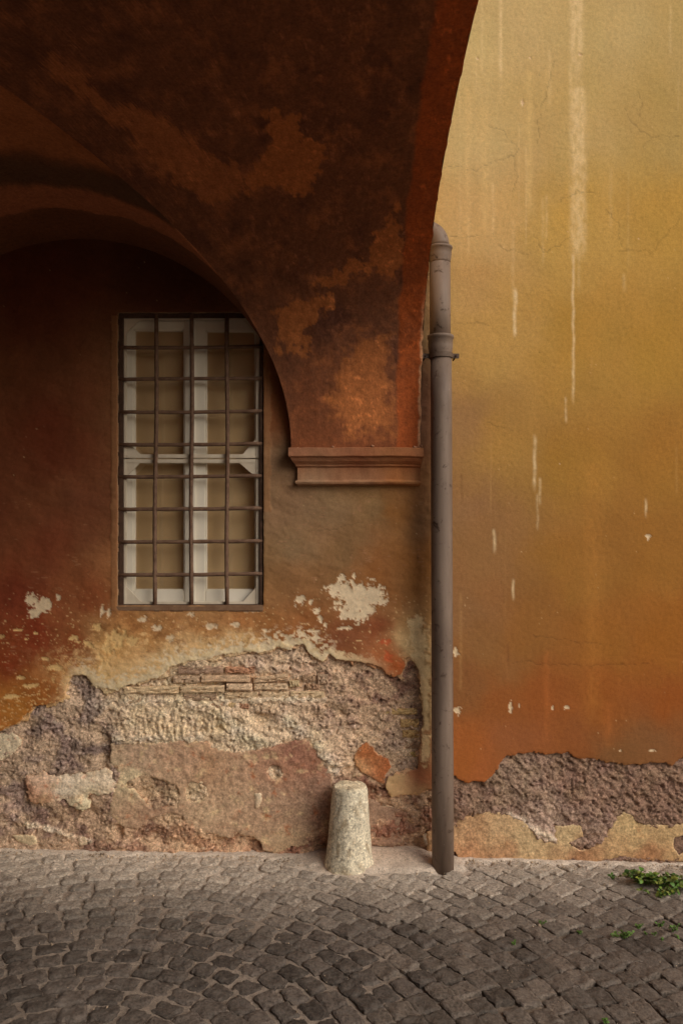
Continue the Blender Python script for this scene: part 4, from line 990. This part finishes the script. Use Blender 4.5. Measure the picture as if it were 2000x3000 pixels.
# ================================================================== DRAINPIPE
pipe = empty('drainpipe', (0.51, -.11, 0)); 
tag(pipe, 'grey-brown metal drainpipe standing between the archway and the ochre wall', 'pipe')
pipe.location = (0, 0, 0)
PD = -.115
def at(px, py): return W(px, py, PD)
kk = (CAM_D + PD) / F
base = at(1297, 2552); base.z = float(gz(np.array(.52), np.array(0.))) - .02
def lathe_pts(rows): return [at(px, py) for px, py, r in rows], [r * kk for px, py, r in rows]
rows = [(1297, 2600, 32), (1296, 2300, 32), (1295, 2100, 31.6), (1294, 1800, 31.4), (1293, 1500, 31.2), (1292, 1200, 31), (1291, 1042, 31)]
p, r = lathe_pts(rows); tube('lower_pipe', p, r, M['pipe'], pipe, 40)
rows = [(1289, 1000, 30.5), (1288.5, 900, 30.5), (1288, 760, 30.3)]
p, r = lathe_pts(rows); tube('upper_pipe', p, r, M['pipe'], pipe, 40)
def socket(cx, y0, y1, r0, r1, taper):
    h = y1 - y0
    rows = [(cx, y1, r0), (cx, y1 - h * .12, r0 + .3), (cx, y1 - h * taper, r1 - 1), (cx, y1 - h * (taper + .2), r1), (cx, y0 + h * .16, r1 + .3), (cx, y0 + h * .14, r1 + 2.6), (cx, y0 + h * .03, r1 + 3), (cx, y0, r1 + 1.8), (cx, y0 + .6, r0)]
    p, r = lathe_pts(rows); tube('socket', p, r, M['pipe'], pipe, 40)
socket(1289.5, 984, 1046, 31, 36, .28)
socket(1288, 724, 772, 30.4, 33.5, .3)
pts = []; rr = []
e0 = at(1287, 722); R_ = .095
dirv = Vector((-.88, .47, 0)).normalized()
for i in range(13):
    an = math.radians(90 * i / 12)
    pts.append(e0 + dirv * (R_ * (1 - math.cos(an))) + Vector((0, 0, R_ * math.sin(an)))); rr.append(28.5 * kk)
pts.append(pts[-1] + dirv * .2); rr.append(28.5 * kk)
tube('elbow', pts, rr, M['pipe'], pipe, 36)
# strap bracket with bolted ears
c = at(1291, 1043)
seg = 40; V = []; Q = []
for zz in (-.012, .012):
    for rad in (31.2 * kk, 35 * kk):
        for k in range(seg): 
            an = 2 * math.pi * k / seg; V.append((c.x + rad * math.cos(an), c.y + rad * math.sin(an), c.z + zz))
for k in range(seg):
    k2 = (k + 1) % seg
    Q += [[seg + k, seg + k2, 3 * seg + k2, 3 * seg + k], [2 * seg + k, 3 * seg + k, 3 * seg + k2, 2 * seg + k2], [k, k2, seg + k2, seg + k]]
strap = mesh_np('strap', V, Q, None, M['strap'], pipe, False)
box_obj('bracket_ear', c.x + .052, c.x + .092, c.y - .004, c.y + .004, c.z - .012, c.z + .012, M['strap'], pipe, .0015)
box_obj('bracket_ear', c.x - .095, c.x - .052, c.y - .004, c.y + .004, c.z - .012, c.z + .012, M['strap'], pipe, .0015)
tube('bolt', [(c.x + .076, c.y - .012, c.z), (c.x + .076, c.y + .1, c.z)], [.005, .005], M['iron_dark'], pipe, 8)
tube('bolt', [(c.x - .080, c.y - .010, c.z), (c.x - .080, c.y + .1, c.z)], [.005, .005], M['iron_dark'], pipe, 8)

# ================================================================== BOLLARD
bx, by = (1022 - 1000) / 572, -.095
nh, ns = 60, 72
hh = np.linspace(-.06, .408, nh)
Hg, An = np.meshgrid(hh, np.linspace(0, 2 * math.pi, ns, endpoint=False), indexing='ij')
tt = np.clip(Hg / .408, 0, 1)
R = .123 + (.0885 - .123) * tt ** .85
nzr = fbm(np.cos(An) * 2.2 + 5, Hg * 12 + np.sin(An) * 2.2, 4, 3); nz2 = fbm(np.cos(An) * 9 + 5, Hg * 60 + np.sin(An) * 9, 3, 8)
R = R * (1 + .035 * nzr + .030 * nz2 - .03 * np.clip(nz2, .2, 1)) + .006 * np.exp(-((tt - .05) / .08) ** 2)
R = R * (1 - .06 * sstep(.96, 1.0, tt))
V = np.stack([bx + R * np.cos(An) + .006 * tt * np.sin(An * 0 + 1), by + R * np.sin(An), Hg + .008 * fbm(np.cos(An) * 1.5, np.sin(An) * 1.5, 3, 4) * tt], -1).reshape(-1, 3)
Q = [[i * ns + k, i * ns + (k + 1) % ns, (i + 1) * ns + (k + 1) % ns, (i + 1) * ns + k] for i in range(nh - 1) for k in range(ns)]
# worn top in rings
prev = (nh - 1) * ns; rings = []
for j, f in enumerate((.9, .7, .45, .2)):
    rr = R[-1] * f; an = An[-1]
    z = .408 + .004 * (1 - f) + .012 * fbm(np.cos(an) * f * 2.2, np.sin(an) * f * 2.2, 4, 4) - (0 if j else .001)
    V = np.concatenate([V, np.stack([bx + rr * np.cos(an), by + rr * np.sin(an), z], -1)])
    st_ = len(V) - ns
    Q += [[prev + k, prev + (k + 1) % ns, st_ + (k + 1) % ns, st_ + k] for k in range(ns)]; prev = st_
V = np.concatenate([V, [[bx, by, .412]]]); T = [[prev + k, prev + (k + 1) % ns, len(V) - 1] for k in range(ns)]
an = np.arctan2(V[:, 1] - by, V[:, 0] - bx)
cn = fbm(np.cos(an) * 3 + 2, V[:, 2] * 14 + np.sin(an) * 3, 5, 6); cs = fbm(np.cos(an) * 10, V[:, 2] * 46 + np.sin(an) * 10, 3, 9)
c = np.tile(alb((184, 175, 155)), (len(V), 1))
c = mix(c, np.broadcast_to(alb((136, 120, 96)), c.shape), sstep(.05, .7, cn) * .8)
c = mix(c, np.broadcast_to(alb((84, 66, 46)), c.shape), sstep(.4, .8, cs) * .6)
c = mix(c, np.broadcast_to(alb((204, 190, 162)), c.shape), sstep(.395, .41, V[:, 2]) * .8)
bol = mesh_np('stone_bollard', V, Q, c, M['bollard'], None, True, T)
tag(bol, 'short tapered travertine bollard standing against the broken wall base', 'bollard')

# ================================================================== WEEDS AND LITTER
def leaf_mesh(seed):
    r = random.Random(seed); n = 5; V = []; Q = []
    for i in range(n):
        t = i / (n - 1); w = .42 * math.sin(math.pi * (t * .88 + .07)) ** .8
        z = .22 * math.sin(t * 2.4) - .35 * t * t * r.uniform(.3, 1)
        V += [(-w, t, z + .10 * w), (0, t, z - .03), (w, t, z + .10 * w)]
    for i in range(n - 1):
        Q += [[3 * i, 3 * i + 1, 3 * i + 4, 3 * i + 3], [3 * i + 1, 3 * i + 2, 3 * i + 5, 3 * i + 4]]
    return V, Q
LV = [leaf_mesh(i) for i in range(4)]
LM = []
for V, Q in LV:
    o = mesh_np('leaf', V, Q, None, M['leaf'], None); LM.append(o.data); bpy.data.objects.remove(o)
def ground_pt(px, py):
    y = 0.0
    k = EYE * F / (py - HOR) - CAM_D
    x = (px - 1000) * (CAM_D + k) / F
    return x, k
def weed(name, px, py, spread, height, nstem, leaf, label, seed, individual=True, group=None):
    r = random.Random(seed)
    x, y = ground_pt(px, py); y = min(y, -.03)
    z = float(gz(np.array(x), np.array(y)))
    e = empty(name, (x, y, z)); tag(e, label, 'weed', group)
    FV, FQ, off, FC = [], [], 0, []
    SVv = []
    for s in range(nstem):
        a = r.uniform(0, 6.28); rad = spread * math.sqrt(r.random())
        b0 = Vector((.3 * rad * math.cos(a), .3 * rad * math.sin(a) * .6, -.004)); L = height * r.uniform(.5, 1.1)
        tip = Vector((rad * math.cos(a), -abs(rad * math.sin(a)) * .7 + .01, L))
        pts = [b0.lerp(tip, t) + Vector((0, 0, .25 * L * math.sin(t * 3.1))) for t in (0, .25, .5, .75, 1)]
        SVv.append(pts)
        nl = r.randint(5, 8)
        for i in range(nl):
            t = .2 + .8 * i / (nl - 1); f = t * 4; i0 = min(int(f), 3); p_ = pts[i0].lerp(pts[i0 + 1], f - i0)
            an = r.uniform(0, 6.28); sz = leaf * r.uniform(.6, 1.25)
            Mx = Matrix.Translation(p_) @ Matrix.Rotation(an, 4, 'Z') @ Matrix.Rotation(r.uniform(-.35, .75), 4, 'X') @ Matrix.Rotation(r.uniform(-.5, .5), 4, 'Y') @ Matrix.Scale(sz, 4)
            g = r.uniform(.5, 1.35); c_ = (g * r.uniform(.8, 1.7), g, g * r.uniform(.7, 1.2), 1)
            if individual:
                o = bpy.data.objects.new('leaf', LM[r.randrange(4)]); link(o, e); o.matrix_local = Mx; o.color = c_
            else:
                V, Q = LV[r.randrange(4)]
                FV += [tuple(Mx @ Vector(v)) for v in V]; FQ += [[i + off for i in q] for q in Q]; off += len(V)
    if not individual:
        o = mesh_np('foliage', FV, FQ, None, M['leaf'], e); tag(o, kind='stuff')
    V, Q = [], []
    for pts in SVv:
        for i, p_ in enumerate(pts):
            w = .0011 * (1.4 - i / 5)
            for k in range(3): V.append((p_.x + w * math.cos(k * 2.09), p_.y + w * math.sin(k * 2.09), p_.z))
            if i:
                b = len(V) - 6
                for k in range(3): Q.append([b + k, b + (k + 1) % 3, b + 3 + (k + 1) % 3, b + 3 + k])
    mesh_np('stems', V, Q, None, M['stem'], e)
    return e
weed('weed_plant', 1893, 2566, .16, .062, 26, .026, 'leafy green weed at the wall foot, tallest and leftmost of the clump on the right', 1)
weed('weed_plant', 1978, 2574, .17, .060, 28, .025, 'leafy green weed at the wall foot, cut by the right edge of the photo', 2)
weed('weed_plant', 1925, 2602, .11, .035, 16, .018, 'low pale green weed spreading in front of the leafy clump at the wall', 3)
weed('weed_sprig', 1798, 2560, .03, .025, 4, .014, 'tiny green sprig at the wall foot beside the pale scrap', 4, False)
for i, (px, py, sp, h_, ns_, lf, lab) in enumerate([
        (1818, 2728, .055, .022, 13, .011, 'largest low green weed among the cobbles on the right'),
        (1868, 2700, .030, .014, 5, .009, 'small green weed in the cobbles just above and right of the largest low weed'),
        (1932, 2694, .024, .018, 5, .010, 'small green weed in the cobbles below the leafy wall clump'),
        (1973, 2706, .030, .026, 6, .011, 'upright small green weed in the cobbles nearest the right edge'),
        (1893, 2719, .014, .008, 3, .008, 'tiny green sprout in the cobbles, left one of a close pair'),
        (1914, 2719, .012, .008, 3, .008, 'tiny green sprout in the cobbles, right one of a close pair'),
        (1938, 2735, .014, .010, 3, .008, 'tiny green sprout in the cobbles below the close pair'),
        (1985, 2728, .012, .010, 3, .008, 'tiny green sprout at the right edge under the upright weed'),
        (1698, 2721, .022, .010, 4, .008, 'small flat green weed in a joint left of the largest low weed'),
        (1588, 2696, .022, .012, 4, .009, 'small green weed in a joint below the cream plaster, farthest left of the weeds'),
        (1503, 2757, .012, .010, 3, .008, 'single tiny green sprout in an open joint in the lower right paving'),
        (1772, 2985, .020, .016, 4, .010, 'small green weed in a joint at the bottom edge of the photo')]):
    weed('weed_sprig', px, py, sp, h_, ns_, lf, lab, 20 + i, False, 'small weeds in the cobble joints')
x, y = ground_pt(1817, 2556); z = float(gz(np.array(x), np.array(y))) + .012
o = tube('scrap_stick', [(x - .013, y + .004, z - .004), (x - .004, y + .001, z), (x + .006, y - .002, z + .003), (x + .015, y - .004, z + .009)], [.003, .0042, .0042, .003], M['litter'], None, 8)
tag(o, 'small pale yellow scrap lying on the ground beside the leafy weeds', 'litter')
print('cobbles as parts', cnt)
